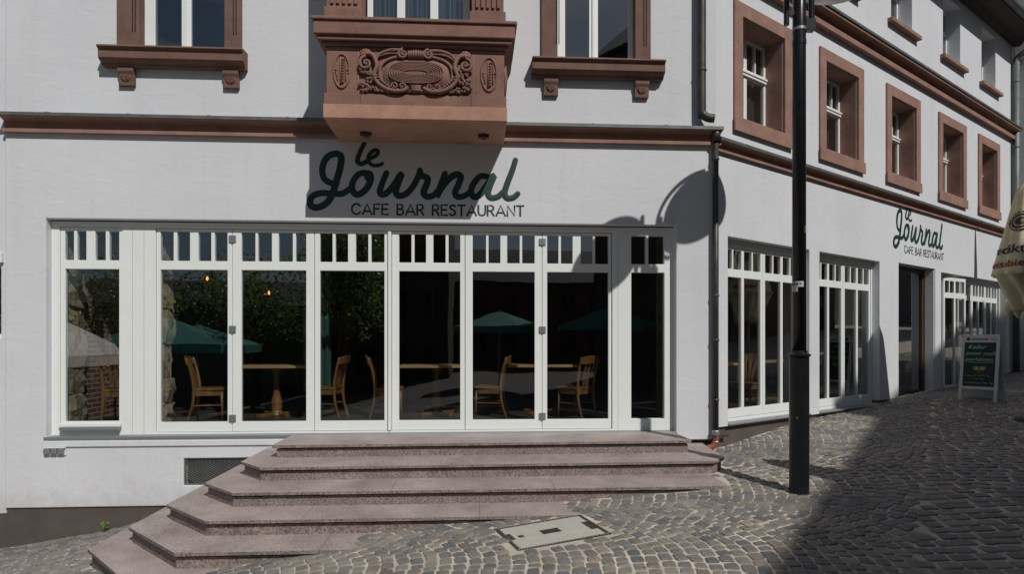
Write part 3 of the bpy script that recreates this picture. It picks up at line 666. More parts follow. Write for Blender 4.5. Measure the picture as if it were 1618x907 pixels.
# one leaf stands slightly ajar
side_unit(0,.95,.156,2.695,0,xf=SIDE@Matrix.Translation((xx,.10,0))@Matrix.Rotation(R(-7),4,'Z'))
for k in range(3): side_unit(xx+.965+k*.885,xx+.965+(k+1)*.885-.006,.156,2.695,.145)
f = MB(SIDE); f.box(a,b_,-.03,.19,.097,.104); f.build('window_sill','sill',bld)
# entrance: rough reveals, dark wooden glazed door
f = MB(SIDE); f.box(SD[1]-.030,SD[1]-.001,.02,.19,.10,2.80); f.build('door_reveal','plaster',bld,bevel=.004)
f = MB(SIDE); f.box(SD[0]-.3,SD[1],.46,.52,.1,2.95) if False else f.box(SD[0]-.05,SD[0]-.001,.455,.7,.1,2.9); f.build('door_reveal','plaster',bld)
dfm = MB(SIDE); dfm.plate(SD[0],SD[1]-.03,.10,2.79,.20,.27,[(SD[0]+.05,SD[1]-.14,.24,2.72)]); do = dfm.build('entrance_door','brown',bld,bevel=.004)
g_ = MB(SIDE)
for (c,e) in ((.24,2.72),): g_.add([(SD[0]+.05,.23,c),(SD[1]-.14,.23,c),(SD[1]-.14,.23,e),(SD[0]+.05,.23,e)],[(0,1,2,3)])
g_.build('pane','glass',do)
h = MB(SIDE); h.tube([(SD[0]+.10,.15,.95),(SD[0]+.10,.15,1.45)],.014,8); h.box(SD[0]+.09,SD[0]+.11,.15,.20,.97,.99); h.box(SD[0]+.09,SD[0]+.11,.15,.20,1.41,1.43); h.build('door_handle','wood',do)
# downpipes
def pipe(pts,r,m,name,rings=()):
    p = MB(); p.tube(pts,r,14); o = p.build(name,m,bld,smooth=True)
    for (x,y,z,rr) in rings:
        c = MB(); c.lathe([(rr,-.018),(rr+.006,-.01),(rr+.006,.01),(rr,.018)],14,(x,y,z)); c.build('pipe_bracket',m,o,smooth=True)
    return o
pipe(smooth_path([(3.11,-.09,8.9),(3.11,-.09,6.5),(3.11,-.09,4.56),(3.125,-.09,4.42),(3.19,-.12,4.355),(3.27,-.14,4.34)],6),.058,'pipe','downpipe',[(3.11,-.09,5.02,.06),(3.11,-.09,7,.06)])
pipe([(3.318,-.075,4.22),(3.318,-.075,4.05)],.06,'pipe','downpipe_hopper')
pipe([(3.318,-.062,4.1),(3.318,-.062,.02)],.041,'pipe','downpipe',[(3.318,-.062,3.80,.043),(3.318,-.062,1.9,.043),(3.318,-.062,1.28,.043),(3.318,-.062,.45,.043)])
p = MB(); p.lathe([(.05,-.02),(.055,0),(.055,.05),(.048,.06)],14,(3.318,-.062,-.03)); p.lathe([(.046,0),(.046,.03)],14,(3.318,-.062,-.15)); p.build('pipe_collar','alu',bld,smooth=True)
p = MB(); p.tube(smooth_path([(3.318,-.062,-.03),(3.318,-.062,-.13),(3.27,-.062,-.20),(3.16,-.05,-.235)],6),.043,12); p.build('drain_elbow','terracotta',bld,smooth=True)
p = MB(); p.tube([(3.34,-.02,-.07),(3.56,.10,-.07)],.02,8); p.build('drain_stub','pipe',bld); p = MB(); p.tube([(3.19,-.04,-.225),(2.9,.0,-.225)],.05,10); p.build('drain_stub','pipe',bld)
e0 = SIDE@Vector((12.52,-.10,0)); 
pipe([(e0.x,e0.y,8.5),(e0.x,e0.y,.2)],.075,'zinc','downpipe',[(e0.x,e0.y,z,.078) for z in (2,4,6.3,8)])
e1 = SIDE@Vector((12.6,-.5,0)); pipe(smooth_path([(e1.x,e1.y,9.1),(e1.x,e1.y,8.95),((e0.x+e1.x)/2,(e0.y+e1.y)/2,8.75),(e0.x,e0.y,8.6),(e0.x,e0.y,8.45)],5),.06,'zinc','downpipe')

# interior masonry seen through the left panes
rnd = random.Random(5)
def rubble(x0,x1,y0,y1,z0,z1,parent,axis_='y'):
    m__ = MB(); z = z0
    while z < z1:
        h = rnd.uniform(.20,.52); j = rnd.uniform(-.04,.05)
        for (ya,yb) in (((y0,(y0+y1)/2+j),((y0+y1)/2+j,y1)) if h < .25 else ((y0,y1),)):
            a = x0; b2 = x1+rnd.uniform(-.05,.02)
            V_ = []; n_ = 5
            bmx = bmesh.new(); bmesh.ops.create_cube(bmx,size=1); bmesh.ops.subdivide_edges(bmx,edges=bmx.edges,cuts=3,use_grid_fill=True)
            for v in bmx.verts:
                c = v.co; rr = 1-.055*(abs(c.x)*abs(c.z)+abs(c.y)*abs(c.z)+abs(c.x)*abs(c.y))*3
                c.x *= rr; c.z *= rr; c.y *= rr
                c += Vector((rnd.uniform(-1,1),rnd.uniform(-1,1),rnd.uniform(-1,1)))*.05
            bmx.verts.index_update()
            m__.add([((a+b2)/2+v.co.x*(b2-a),(ya+yb)/2+v.co.y*(yb-ya),z+h/2+v.co.z*(h*1.0)) for v in bmx.verts],[[v.index for v in f.verts] for f in bmx.faces]); bmx.free()
        z += h
    k_ = MB(); k_.box(x0,x1-.05,y0+.03,y1-.02,z0,z1); k_.build('mortar_core','sand',parent)
    return m__.build('rubble_pillar','rubble',parent,smooth=False)
rubble(-5.85,-5.50,.22,.62,.13,3.0,bld)
rubble(-4.85,-4.24,.26,.50,.13,3.0,bld)
q = MB(); q.box(-5.86,-5.60,.64,2.2,.13,3.0); q.box(-4.70,-4.45,.50,.75,.13,3.0); q.build('brick_wall','brick',bld)
q = MB(); q.box(2.85,3.05,.5,1.2,.13,3.0); q.build('rubble_pillar','rubble',bld)
# curtains
q = MB()
for k in range(16):
    x = -2.62+.025*k; q.tube([(x,1.1+.03*math.sin(k*1.7),.5),(x,1.1+.03*math.sin(k*1.7),2.9)],.02,6)
q.build('curtain','curtain',bld)

# ------------------------------------------------------------------ steps
stp = thing('granite_steps','reddish grey granite steps with cut corners climbing the slope to the white doors','steps',(0,-1.4,-.6))
def step_poly(i,xl,yc,xf_,yf,xr,grow):
    if i == 0: P = [(xl-grow,.1),(xl-grow,yf-grow),(xr+grow,yf-grow),(xr+grow,.0),(2.79,.1)] if False else [(xl-grow,-.017),(xl-grow,yf-grow),(xr+grow,yf-grow+.07),(xr+grow,-.017)]
    elif i == 1: P = [(xl-grow,-.004),(xl-grow,yc),(xf_,yf-grow),(xr,yf-grow+.09),(xr+.15+grow,-1.05),(xr+.26+grow,-.004)]
    else: P = [(xl-grow,-.004),(xl-grow,yc),(xf_,yf-grow),(xr+grow,yf-grow),(xr+grow,-.004)]
    return P
for s_ in STEPS:
    i = s_[0]; z = -.16*i
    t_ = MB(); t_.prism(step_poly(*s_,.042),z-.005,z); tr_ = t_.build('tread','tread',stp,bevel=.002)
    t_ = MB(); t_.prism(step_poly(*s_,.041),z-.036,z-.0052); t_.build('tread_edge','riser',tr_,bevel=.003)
    t_ = MB(); t_.prism(step_poly(*s_,-.035),z-.06,z-.0362); t_.build('painted_shadow_line','shadejoint',tr_)  # black core in the recess paints the shadow line under the slab
    fy = s_[4]; by = STEPS[i-1][4]-.0 if i else -.02; xr_ = s_[5]; x = s_[3]+.9+.37*i%1.1; kk = 0
    while x < xr_-.4:
        if i < 5:
            t_ = MB(); t_.box(x,x+.003,fy-(.0428 if xr_ > 2.8 or i > 1 else .0428)+(.0 if i > 1 else .0),by,z-.03,z+.0006)
            if i > 1: t_.build('slab_joint','shadejoint',tr_)
            t_ = MB(); t_.box(x+.7,x+.703,fy-.0012,fy+.02,z-.30,z-.057)
            if i > 1: t_.build('slab_joint','shadejoint',tr_)
        x += 1.75
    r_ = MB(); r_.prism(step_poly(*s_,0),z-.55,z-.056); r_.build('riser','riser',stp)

# ------------------------------------------------------------------ manhole
mh = thing('manhole_cover','concrete access cover with small iron grate set in the cobbles before the steps','manhole cover',(MC.x,MC.y,G(MC.x,MC.y)))
slx = G(MC.x+.5,MC.y)-G(MC.x-.5,MC.y); sly = G(MC.x,MC.y+.3)-G(MC.x,MC.y-.3)
ex = Vector((MU.x,MU.y,MU.x*slx+MU.y*sly/.6)); ey = Vector((MVv.x,MVv.y,MVv.x*slx+MVv.y*sly/.6)); ez = ex.cross(ey).normalized(); ey = ez.cross(ex)
MM = Matrix(((ex.x,ey.x,ez.x,MC.x),(ex.y,ey.y,ez.y,MC.y),(ex.z,ey.z,ez.z,G(MC.x,MC.y)-.004),(0,0,0,1)))
q = MB(MM); q.box(-.50,.50,-.36,.36,-.06,-.003); q.build('bedding','sand',mh)
FLAT = MM@Matrix.Rotation(R(-90),4,'X')     # plate in its own plane: x along, z across
q = MB(MM); 
for (a,b_,c,d) in ((-.455,.455,-.32,-.288),(-.455,.455,.288,.32),(-.455,-.425,-.288,.288),(.425,.455,-.288,.288)): q.box(a,b_,c,d,-.05,.008)
q.build('cover_frame','iron',mh)
q = MB(MM)
for k in range(34):
    x = -.445+k*.0264
    for y in (-.304,.304): q.box(x,x+.012,y-.007,y+.007,.0085,.0105)
q.build('frame_studs','conc',mh)
q = MB(MM); q.box(-.415,.415,-.278,.278,-.05,.007); q.build('cover_slab','conc',mh,bevel=.004)
q = MB(MM); q.box(-.10,.085,-.055,.055,.0071,.0095); q.build('grate','iron',mh)
q = MB(MM)
for k in range(5): q.prism([(-.085+.034*k,-.042),(-.067+.034*k,-.042),(-.067+.034*k+.004,.042),(-.085+.034*k+.004,.042)],.0096,.0102)
q.build('grate_slot','blackmatte',mh)
q = MB(MM); q.box(-.33,-.28,-.035,.025,.0071,.009); q.box(.35,.414,-.14,.08,.0071,.010); q.box(-.414,-.375,-.06,.10,.0071,.010); q.build('lifting_plate','iron',mh)

# ------------------------------------------------------------------ lamp post
PX, PY = 3.46,-2.0; PG = G(PX,PY)
lp = thing('lamp_post','tall black steel lamp post with a thick sleeve round its foot, beside the steps','lamp post',(PX,PY,PG))
q = MB(); q.lathe([(.100,PG-.08),(.100,1.10)],28,(PX,PY,0)); q.build('sleeve','black',lp,smooth=False,bevel=.004)
q = MB(); q.lathe([(.104,1.10),(.116,1.105),(.116,1.125),(.086,1.14),(.082,1.165)],28,(PX,PY,0)); q.build('sleeve_collar','black',lp)
q = MB(); q.lathe([(.070,1.1),(.067,4.6),(.065,5.06),(.04,5.12),(.0,5.13)],24,(PX,PY,0)); q.build('pole','black',lp,smooth=True)
q = MB(); q.tube([(PX-.14,PY,4.66),(PX-.14,PY,5.3)],.028,12); q.tube([(PX+.125,PY-.02,4.62),(PX+.125,PY-.02,5.3)],.03,12); q.box(PX-.13,PX-.06,PY-.02,PY+.02,4.76,4.81); q.box(PX+.05,PX+.16,PY-.05,PY+.03,4.60,4.72); q.build('sign_bracket','black',lp,bevel=.003)
q = MB(); q.lathe([(.072,4.60),(.072,4.63)],24,(PX,PY,0)); q.build('strap','alu',lp)
q = MB(); q.lathe([(.0715,4.45),(.0715,4.50)],24,(PX,PY,0)); q.build('strap','black',lp)
# two shallow round reflector dishes on arms
def dish(cx_,cy_,cz_,r,name='lamp_dish'):
    q = MB(); q.lathe([(.001,-.125),(r*.35,-.11),(r*.7,-.07),(r,0),(r,.02),(r*.7,-.05),(r*.35,-.09),(.001,-.105)],40,(cx_,cy_,cz_)); o = q.build(name,'lampwhite',lp,smooth=True)
    q = MB(); q.tube([(cx_+r*1.0*math.cos(R(a)),cy_+r*1.0*math.sin(R(a)),cz_+.01) for a in range(0,361,10)],.014,8,cap=False); q.build('dish_rim','black',o,smooth=True)
DB = (4.04,-1.83,5.24); DA = (3.10,-2.42,5.28)
dish(*DB,.44); dish(*DA,.42)
q = MB()
for D in (DB,DA): q.tube([(PX,PY,5.02),((PX+D[0])/2,(PY+D[1])/2,D[2]+.06),(D[0],D[1],D[2]+.05),(D[0],D[1],D[2]-.06)],.025,10)
q.build('lamp_arm','black',lp)
q = MB(); q.tube([(DB[0]-.07+.47*math.cos(R(a)),DB[1]+.47*math.sin(R(a)),DB[2]-.02) for a in range(100,270,6)],.024,8); q.build('ring_arm','black',lp,smooth=True)
# stickers and access door
def wrap(m__,cx_,cy_,r,a0,a1,z0,z1,n=8):
    vs=[];fs=[]
    for k in range(n+1):
        th=R(a0+(a1-a0)*k/n)
        for z in (z0,z1): vs.append((cx_+r*math.cos(th),cy_+r*math.sin(th),z))
    for k in range(n): fs.append((2*k,2*k+2,2*k+3,2*k+1))
    m__.add(vs,fs)
fa = math.degrees(math.atan2(-8.36-PY,0-PX))
q = MB(); wrap(q,PX,PY,.0712,fa-75,fa+38,1.845,1.905); wrap(q,PX,PY,.0716,fa-70,fa-10,1.795,1.842); q.build('sticker','boardframe',lp)
q = MB(); wrap(q,PX,PY,.0720,fa-66,fa-50,1.86,1.892); wrap(q,PX,PY,.0720,fa-42,fa-30,1.86,1.892); wrap(q,PX,PY,.0720,fa-22,fa-8,1.865,1.89); wrap(q,PX,PY,.0720,fa+2,fa+20,1.872,1.885); q.build('sticker_print','ink',lp)
q = MB(); wrap(q,PX,PY,.1012,fa-38,fa+22,.02,.50,10); dq = q.build('access_door','black',lp)
q = MB(); wrap(q,PX,PY,.1018,fa-14,fa-6,.44,.46,3); q.build('door_lock','alu',dq)
q = MB(); wrap(q,PX,PY,.0712,fa+50,fa+80,2.42,2.50); q.build('sticker','weed',lp)

# ------------------------------------------------------------------ lettering
JS = [ # strokes in a drawing 1618 wide: points + stroke width
 ([(262,345),(225,345),(180,318),(165,262),(178,205),(210,165),(258,150),(290,170),(285,235),(262,320),(238,400),(205,465),(150,503),(100,502),(84,470),(103,432),(160,412),(240,415),(300,412),(348,380)],37),
 ([(448,272),(405,285),(368,335),(366,392),(400,418),(450,388),(484,330),(485,286),(466,278),(462,300),(480,320)],36),
 ([(592,272),(568,330),(548,392),(562,416),(600,400),(648,345),(692,278),(668,345),(655,395),(675,422),(722,410),(768,362),(802,300),(818,252)],36),
 ([(816,250),(826,285),(868,302),(862,345),(842,395),(862,424),(905,418),(938,385)],36),
 ([(986,270),(965,325),(938,400),(932,420),(960,370),(1010,308),(1060,275),(1092,288),(1080,335),(1055,395),(1072,424),(1115,418),(1158,390)],36),
 ([(1275,285),(1225,285),(1180,335),(1162,388),(1185,424),(1225,405),(1270,345),(1318,280),(1292,345),(1278,400),(1300,428),(1345,420),(1385,385)],36),
 ([(1466,172),(1445,240),(1412,325),(1392,392),(1408,428),(1452,424),(1482,398)],34),
 ([(446,72),(415,140),(398,192),(418,214),(450,205),(482,178)],26),
 ([(470,182),(520,160),(536,134),(515,122),(480,150),(472,195),(500,222),(540,222),(564,210)],22),
]
GL = {'C':(.82,[[(.80,.80),(.62,.96),(.42,1),(.2,.9),(.04,.66),(.04,.34),(.2,.1),(.42,0),(.62,.04),(.80,.20)]]),
 'A':(.86,[[(0,0),(.43,1),(.86,0)],[(.15,.3),(.71,.3)]]),'F':(.55,[[(0,0),(0,1),(.52,1)],[(0,.55),(.46,.55)]]),'E':(.58,[[(.56,0),(0,0),(0,1),(.54,1)],[(0,.52),(.48,.52)]]),
 'B':(.6,[[(0,0),(0,1),(.34,1),(.5,.88),(.5,.68),(.34,.55),(0,.55)],[(.34,.55),(.56,.42),(.58,.18),(.4,0),(0,0)]]),
 'R':(.62,[[(0,0),(0,1),(.36,1),(.55,.88),(.55,.62),(.36,.48),(0,.48)],[(.3,.48),(.6,0)]]),
 'S':(.58,[[(.52,.86),(.36,1),(.16,.97),(.06,.8),(.14,.62),(.42,.46),(.54,.26),(.42,.05),(.2,0),(.02,.14)]]),
 'T':(.66,[[(0,1),(.66,1)],[(.33,1),(.33,0)]]),'U':(.68,[[(0,1),(0,.32),(.1,.08),(.34,0),(.58,.08),(.68,.32),(.68,1)]]),'N':(.70,[[(0,0),(0,1),(.70,0),(.70,1)]]),' ':(.42,[])}
def lettering(name,label,xf,x0,zref,sc,group):
    t = thing(name,label,'lettering',(xf@Vector((x0+1.4*sc,-.01,zref+.5))) ,group)
    k = .00855/4.258
    def mp(x,z): return (x0+x*k*sc, zref+(681-z)*.00871/4.258)
    for nm,rng in (('script_word',range(0,7)),('script_article',range(7,9))):
        m__ = MB(xf)
        for j in rng:
            pts,wd = JS[j]
            P = smooth_path([(*mp(a,b_),0) for a,b_ in pts],8); n_ = len(P)
            W = [wd*.00203*(.82+.18*sc) *(.5 + .5*sc) *1.24*(.86+.14*math.sin(math.pi*min(1,i/n_*1.0))) for i in range(n_)]
            m__.ribbon([(p[0],p[1]) for p in P],W,-.0015-.0003*j,.004)
        m__.build(nm,'green',t)
    m__ = MB(xf); txt = 'CAFE BAR RESTAURANT'; words = []
    xa,_ = mp(360,0); xb,_ = mp(1522,0); tot = sum(GL[c][0]+.22 for c in txt)-.22; u = (xb-xa)/tot
    _,za = mp(0,548); _,zb = mp(0,480); x = xa
    for c in txt:
        wdt,st = GL[c]
        if c == ' ': m__.build('small_capitals','green',t); m__ = MB(xf)
        for s__ in st:
            pts = [(x+a*u,za+b_*(zb-za)) for a,b_ in s__]
            if c in 'CSU' or (c in 'BR' and len(s__)>3): 
                pts = [(p[0],p[1]) for p in smooth_path([(a,b_,0) for a,b_ in pts],4)] if c in 'CS' else pts
            m__.ribbon(pts,.026*(.6+.4*sc),-.0015,.003)
        x += (wdt+.22)*u
    m__.build('small_capitals','green',t)
FRX = -2.292-(484-470)*.00855; 
ZR = 2.966+(340-370)*.00871+.012
lettering('wall_lettering','large dark green painted café name over the folding doors, under the oriel',I4,FRX,ZR,1.0,None)
lettering('wall_lettering','smaller dark green café name painted above the entrance on the side street',SIDE,5.48-.0,2.966+(340-370)*.00871+.055,.845,None)

# ------------------------------------------------------------------ furniture inside (seen through the glass)
def make_chair(label):
    t = thing('chair',label,'chair',(0,0,0),'wooden chairs inside the café',local=True)
    s_ = MB(); s_.prism([(-.20,-.19),(-.21,.0),(-.22,.19),(-.15,.22),(.15,.22),(.22,.19),(.21,0),(.20,-.19)],.435,.465); s_.build('seat','wood',t,bevel=.008)
    s_ = MB(); s_.plate(-.19,.19,.36,.434,.17,.19,[]); s_.plate(-.18,.18,.36,.434,-.18,-.16,[]); s_.box(-.195,-.175,-.16,.17,.36,.434); s_.box(.175,.195,-.16,.17,.36,.434); s_.build('apron','wood',t)
    for sx in (-1,1):
        l_ = MB(); l_.tube(smooth_path([(sx*.175,-.27,0),(sx*.178,-.205,.22),(sx*.18,-.185,.45),(sx*.19,-.215,.68),(sx*.20,-.275,.90)],4),[.017+.006*math.sin(i/16*3.14) for i in range(17)],8); l_.build('leg','wood',t,smooth=True)
        l_ = MB(); l_.tube([(sx*.185,.19,0),(sx*.175,.175,.44)],[.014,.022],8); l_.build('leg','wood',t,smooth=True)
    c_ = MB(); pr = []
    for k in range(13):
        u = -1+2*k/12; x = .215*u; y = -.265-.045*(1-u*u); h0 = .80+.01*(1-u*u); h1 = .895+.035*(1-u*u)
        pr.append((x,y,h0,h1))
    vs = []; fs = []
    for (x,y,a,b_) in pr: vs += [(x,y-.012,a),(x,y+.012,a),(x,y+.012-.02,b_),(x,y-.012-.02,b_)]
    for k in range(12):
        for j in range(4): fs.append((4*k+j,4*k+(j+1)%4,4*k+4+(j+1)%4,4*k+4+j))
    fs += [(0,1,2,3),(48,51,50,49)]; c_.add(vs,fs); c_.build('crest_rail','wood',t,bevel=.005)
    for sx in (-1,0,1):
        c_ = MB(); pts = smooth_path([(sx*.055,-.185,.47),(sx*.062,-.20,.60),(sx*.10,-.285,.82)],6)
        vs = []; fs = []
        for i,p_ in enumerate(pts):
            wd = .017+.012*i/len(pts); vs += [(p_[0]-wd,p_[1]-.006,p_[2]),(p_[0]+wd,p_[1]-.006,p_[2]),(p_[0]+wd,p_[1]+.006,p_[2]),(p_[0]-wd,p_[1]+.006,p_[2])]
        for k in range(len(pts)-1):
            for j in range(4): fs.append((4*k+j,4*k+(j+1)%4,4*k+4+(j+1)%4,4*k+4+j))
        c_.add(vs,fs); c_.build('slat','wood',t)
    c_ = MB(); c_.tube([(-.178,.18,.22),(-.176,-.21,.22)],.010,8); c_.tube([(.178,.18,.22),(.176,-.21,.22)],.010,8); c_.tube([(-.178,.0,.22),(.178,.0,.22)],.010,8); c_.build('stretcher','wood',t)
    return t
chairs = [ # x, y, rot (deg about z; 0 faces into the room)
 (-5.02,.62,8,'wooden chair in the far left window in front of the brick and rubble stone'),
 (-3.85,.72,-78,'wooden chair turned side-on next to the rubble pillar behind the second pane'),
 (-2.22,.80,82,'wooden chair half hidden behind the door stile, right of the leftmost table'),
 (-1.30,.74,-84,'wooden chair behind the middle panes with its back to the left, at the middle table'),
 (.20,.85,80,'wooden chair facing left behind the fifth door leaf, right of the middle table'),
 (1.48,.66,40,'wooden chair seen three-quarter in the rightmost folding door leaf'),
]
ch0 = None
for i,(x,y,r_,lab) in enumerate(chairs):
    if ch0 is None: c = ch0 = make_chair(lab)
    else: c = copy_tree(ch0); c['label'] = lab
    c.location = (x,y,.13); c.rotation_euler = (0,0,R(r_))
for (s_,y_,r_,lab) in ((.58,.62,-62,'wooden chair just inside the first side street window beside the downpipe'),(1.62,.62,100,'wooden chair inside the side street window just left of the lamp post')):
    c = copy_tree(ch0); c['label'] = lab; v = SIDE@Vector((s_,y_,.13)); c.location = v; c.rotation_euler = (0,0,R(r_)+ANG)
def make_table(label):
    t = thing('table',label,'table',(0,0,0),'wooden tables inside the café',local=True)
    q = MB(); q.box(-.55,.55,-.35,.35,.735,.775); q.build('tabletop','tablewood',t,bevel=.004)
    q = MB(); q.lathe([(.13,.0),(.14,.02),(.09,.05),(.07,.09),(.085,.14),(.075,.17),(.085,.20),(.08,.24),(.055,.32),(.05,.60),(.08,.70),(.09,.734)],20); q.build('pedestal','wood',t,smooth=True)
    q = MB()
    for a in (0,90): q.box(-.33,.33,-.035,.035,.0,.045,Matrix.Rotation(R(a+45),4,'Z'))
    q.build('foot','wood',t,bevel=.006)
    return t
tb0 = make_table('wooden pedestal table behind the second folding leaf'); tb0.location = (-3.05,1.15,.13)
for (x,y,lab) in ((-.62,1.15,'wooden pedestal table behind the fourth folding leaf'),(1.02,1.25,'wooden pedestal table left of the three-quarter chair in the rightmost leaf')):
    c = copy_tree(tb0); c.location = (x,y,.13); c['label'] = lab
c = copy_tree(tb0); v = SIDE@Vector((1.15,1.1,.13)); c.location = v; c.rotation_euler = (0,0,ANG); c['label'] = 'wooden table between the two chairs in the first side street window'
c = copy_tree(tb0); v = SIDE@Vector((3.55,1.5,.13)); c.location = v; c.rotation_euler = (0,0,ANG); c['label'] = 'wooden table inside the side street window right of the lamp post'
for (x,y,z,lab) in ((-4.45,2.0,2.31,'small glowing orange pendant bulb hanging high behind the first folding leaf'),(-3.55,2.3,2.10,'small glowing orange pendant bulb hanging lower behind the second folding leaf')):
    t = thing('pendant_lamp',lab,'lamp',(x,y,z)); q = MB(); q.lathe([(.001,-.04),(.014,-.028),(.019,-.008),(.012,.02),(.010,.03)],12,(x,y,z)); q.build('bulb','bulb',t,smooth=True)
    q = MB(); q.tube([(x,y,z+.03),(x,y,3.0)],.003,6); q.lathe([(.014,.03),(.016,.07)],10,(x,y,z)); q.build('cord','blackmatte',t)

# ------------------------------------------------------------------ A-board
def text_mesh(s_,size,shear=0,bold=0):
    cu = bpy.data.curves.new('t','FONT'); cu.body = s_; cu.size = size; cu.shear = shear; cu.offset = bold; cu.resolution_u = 3
    ob = bpy.data.objects.new('t',cu); col.objects.link(ob); dg = bpy.context.evaluated_depsgraph_get(); dg.update()
    me = bpy.data.meshes.new_from_object(ob.evaluated_get(dg)); vs = [tuple(v.co) for v in me.vertices]; fs = [list(p.vertices) for p in me.polygons]
    bpy.data.objects.remove(ob); bpy.data.meshes.remove(me); return vs, fs
fl = Vector((9.11,2.67)); fr_ = Vector((9.42,2.17)); ctr = (fl+fr_)/2; ux = (fr_-fl).normalized(); 
gz = .135; AB = Matrix(((ux.x,-ux.y,0,ctr.x),(ux.y,ux.x,0,ctr.y),(0,0,1,gz),(0,0,0,1)))     # local x right, y away from the viewer
ab = thing('chalkboard_sign','white framed A-board with green and yellow chalk writing standing on the shaded cobbles','sign',(ctr.x,ctr.y,gz))
LEAN = AB@Matrix.Rotation(R(-9),4,'X'); 
q = MB(LEAN); q.plate(-.30,.30,0.0,1.27,-.02,.02,[(-.245,.245,.29,1.12),(-.245,.245,-.1,.235)]); q.build('frame','boardframe',ab,bevel=.004)
q = MB(LEAN); q.box(-.244,.244,-.005,.012,.291,1.119); q.build('board','board',ab)
REAR = AB@Matrix.Translation((0,.42,0))@Matrix.Rotation(R(9.5),4,'X')
q = MB(REAR); q.plate(-.30,.30,0,1.24,-.02,.02,[(-.25,.25,.20,1.18)]); q.box(-.249,.249,-.008,.008,.201,1.179); q.build('rear_frame','boardframe',ab,bevel=.004)
TX = Matrix.Rotation(R(90),4,'X')
def put(vs,fs,m__,x,z,y,xf): m__.add([(x+a,y,z+b_) for a,b_,_ in vs],fs,xf)
q = MB(LEAN); vs,fs = text_mesh('ERDINGER',.055,0,.0012); put(vs,fs,q,-.14,1.165,-.0215,None); q.lathe([(.001,0),(.030,0),(.030,.001)],20,(0,0,0),Matrix.Translation((-.19,-.0205,1.185))@TX); q.build('header_text','ink',ab)
q = MB(LEAN); vs,fs = text_mesh('Weissbräu',.045,.3,0); put(vs,fs,q,.115-.0,1.165,-.0215,Matrix.Translation((.075,0,0))@Matrix.Diagonal((.62,1,1,1))); q.build('header_text','red',ab)
q = MB(LEAN)
for s__,sz,x,z in (('Keller',.12,-.20,1.0),('immer noch',.10,-.23,.885),('geschlossen',.095,-.23,.775)):
    vs,fs = text_mesh(s__,sz*.95,.35,0); put(vs,fs,q,x,z,-.0075,None); q.build('chalk_writing','chalk',ab); q = MB(LEAN)
q.ribbon([(-.18,.75),(.0,.742),(.22,.752)],.007,-.006,.002)
rr = random.Random(3)
for row,(za,x0_,x1_) in enumerate(((.49,-.22,.20),(.43,-.06,.10),(.36,-.23,.23))):
    x = x0_; pts = []
    while x < x1_:
        pts.append((x,za+rr.uniform(-.014,.018))); x += rr.uniform(.008,.018)
        if rr.random() < .16 and len(pts) > 3: q.ribbon(pts,.006,-.006,.002); pts = []; x += .02
    if len(pts) > 2: q.ribbon(pts,.006,-.006,.002)
q.build('chalk_writing','chalk',ab)
q = MB(LEAN)
for sx in (-1,1):
    q.ribbon([(sx*.05+.035*math.cos(R(a)),.625+.022*math.sin(R(a))) for a in range(0,361,30)],.010,-.006,.002); q.ribbon([(sx*.05-.01,.625),(sx*.05+.01,.625)],.016,-.006,.002); q.ribbon([(sx*.05-.05,.655),(sx*.05,.667),(sx*.05+.05,.652)],.008,-.006,.002)
q.ribbon([(.0,.62),(-.008,.58),(.01,.578)],.006,-.006,.002); q.build('chalk_drawing','chalky',ab)
q = MB(LEAN); q.ribbon([(-.05,.548),(-.015,.556),(0,.55),(.015,.556),(.05,.548)],.014,-.006,.002); q.ribbon([(-.03,.54),(0,.534),(.03,.54)],.010,-.006,.002); q.build('chalk_mouth','red',ab)

# door mat
q = MB(SIDE); q.box(5.95,7.25,-.95,-.12,0,.0) if False else None
vs = []; 
for (s_,n_) in ((5.85,-.12),(7.35,-.12),(7.35,-1.0),(5.85,-1.0)):
    v = SIDE@Vector((s_,n_,0)); vs.append((v.x,v.y,G(v.x,v.y)+.022))
q.add(vs+[(x,y,z-.03) for x,y,z in vs],[(0,1,2,3),(7,6,5,4),(0,4,5,1),(1,5,6,2),(2,6,7,3),(3,7,4,0)]); tag(q.build('door_mat','matt',None),'flat black door mat on the cobbles before the side entrance','mat')

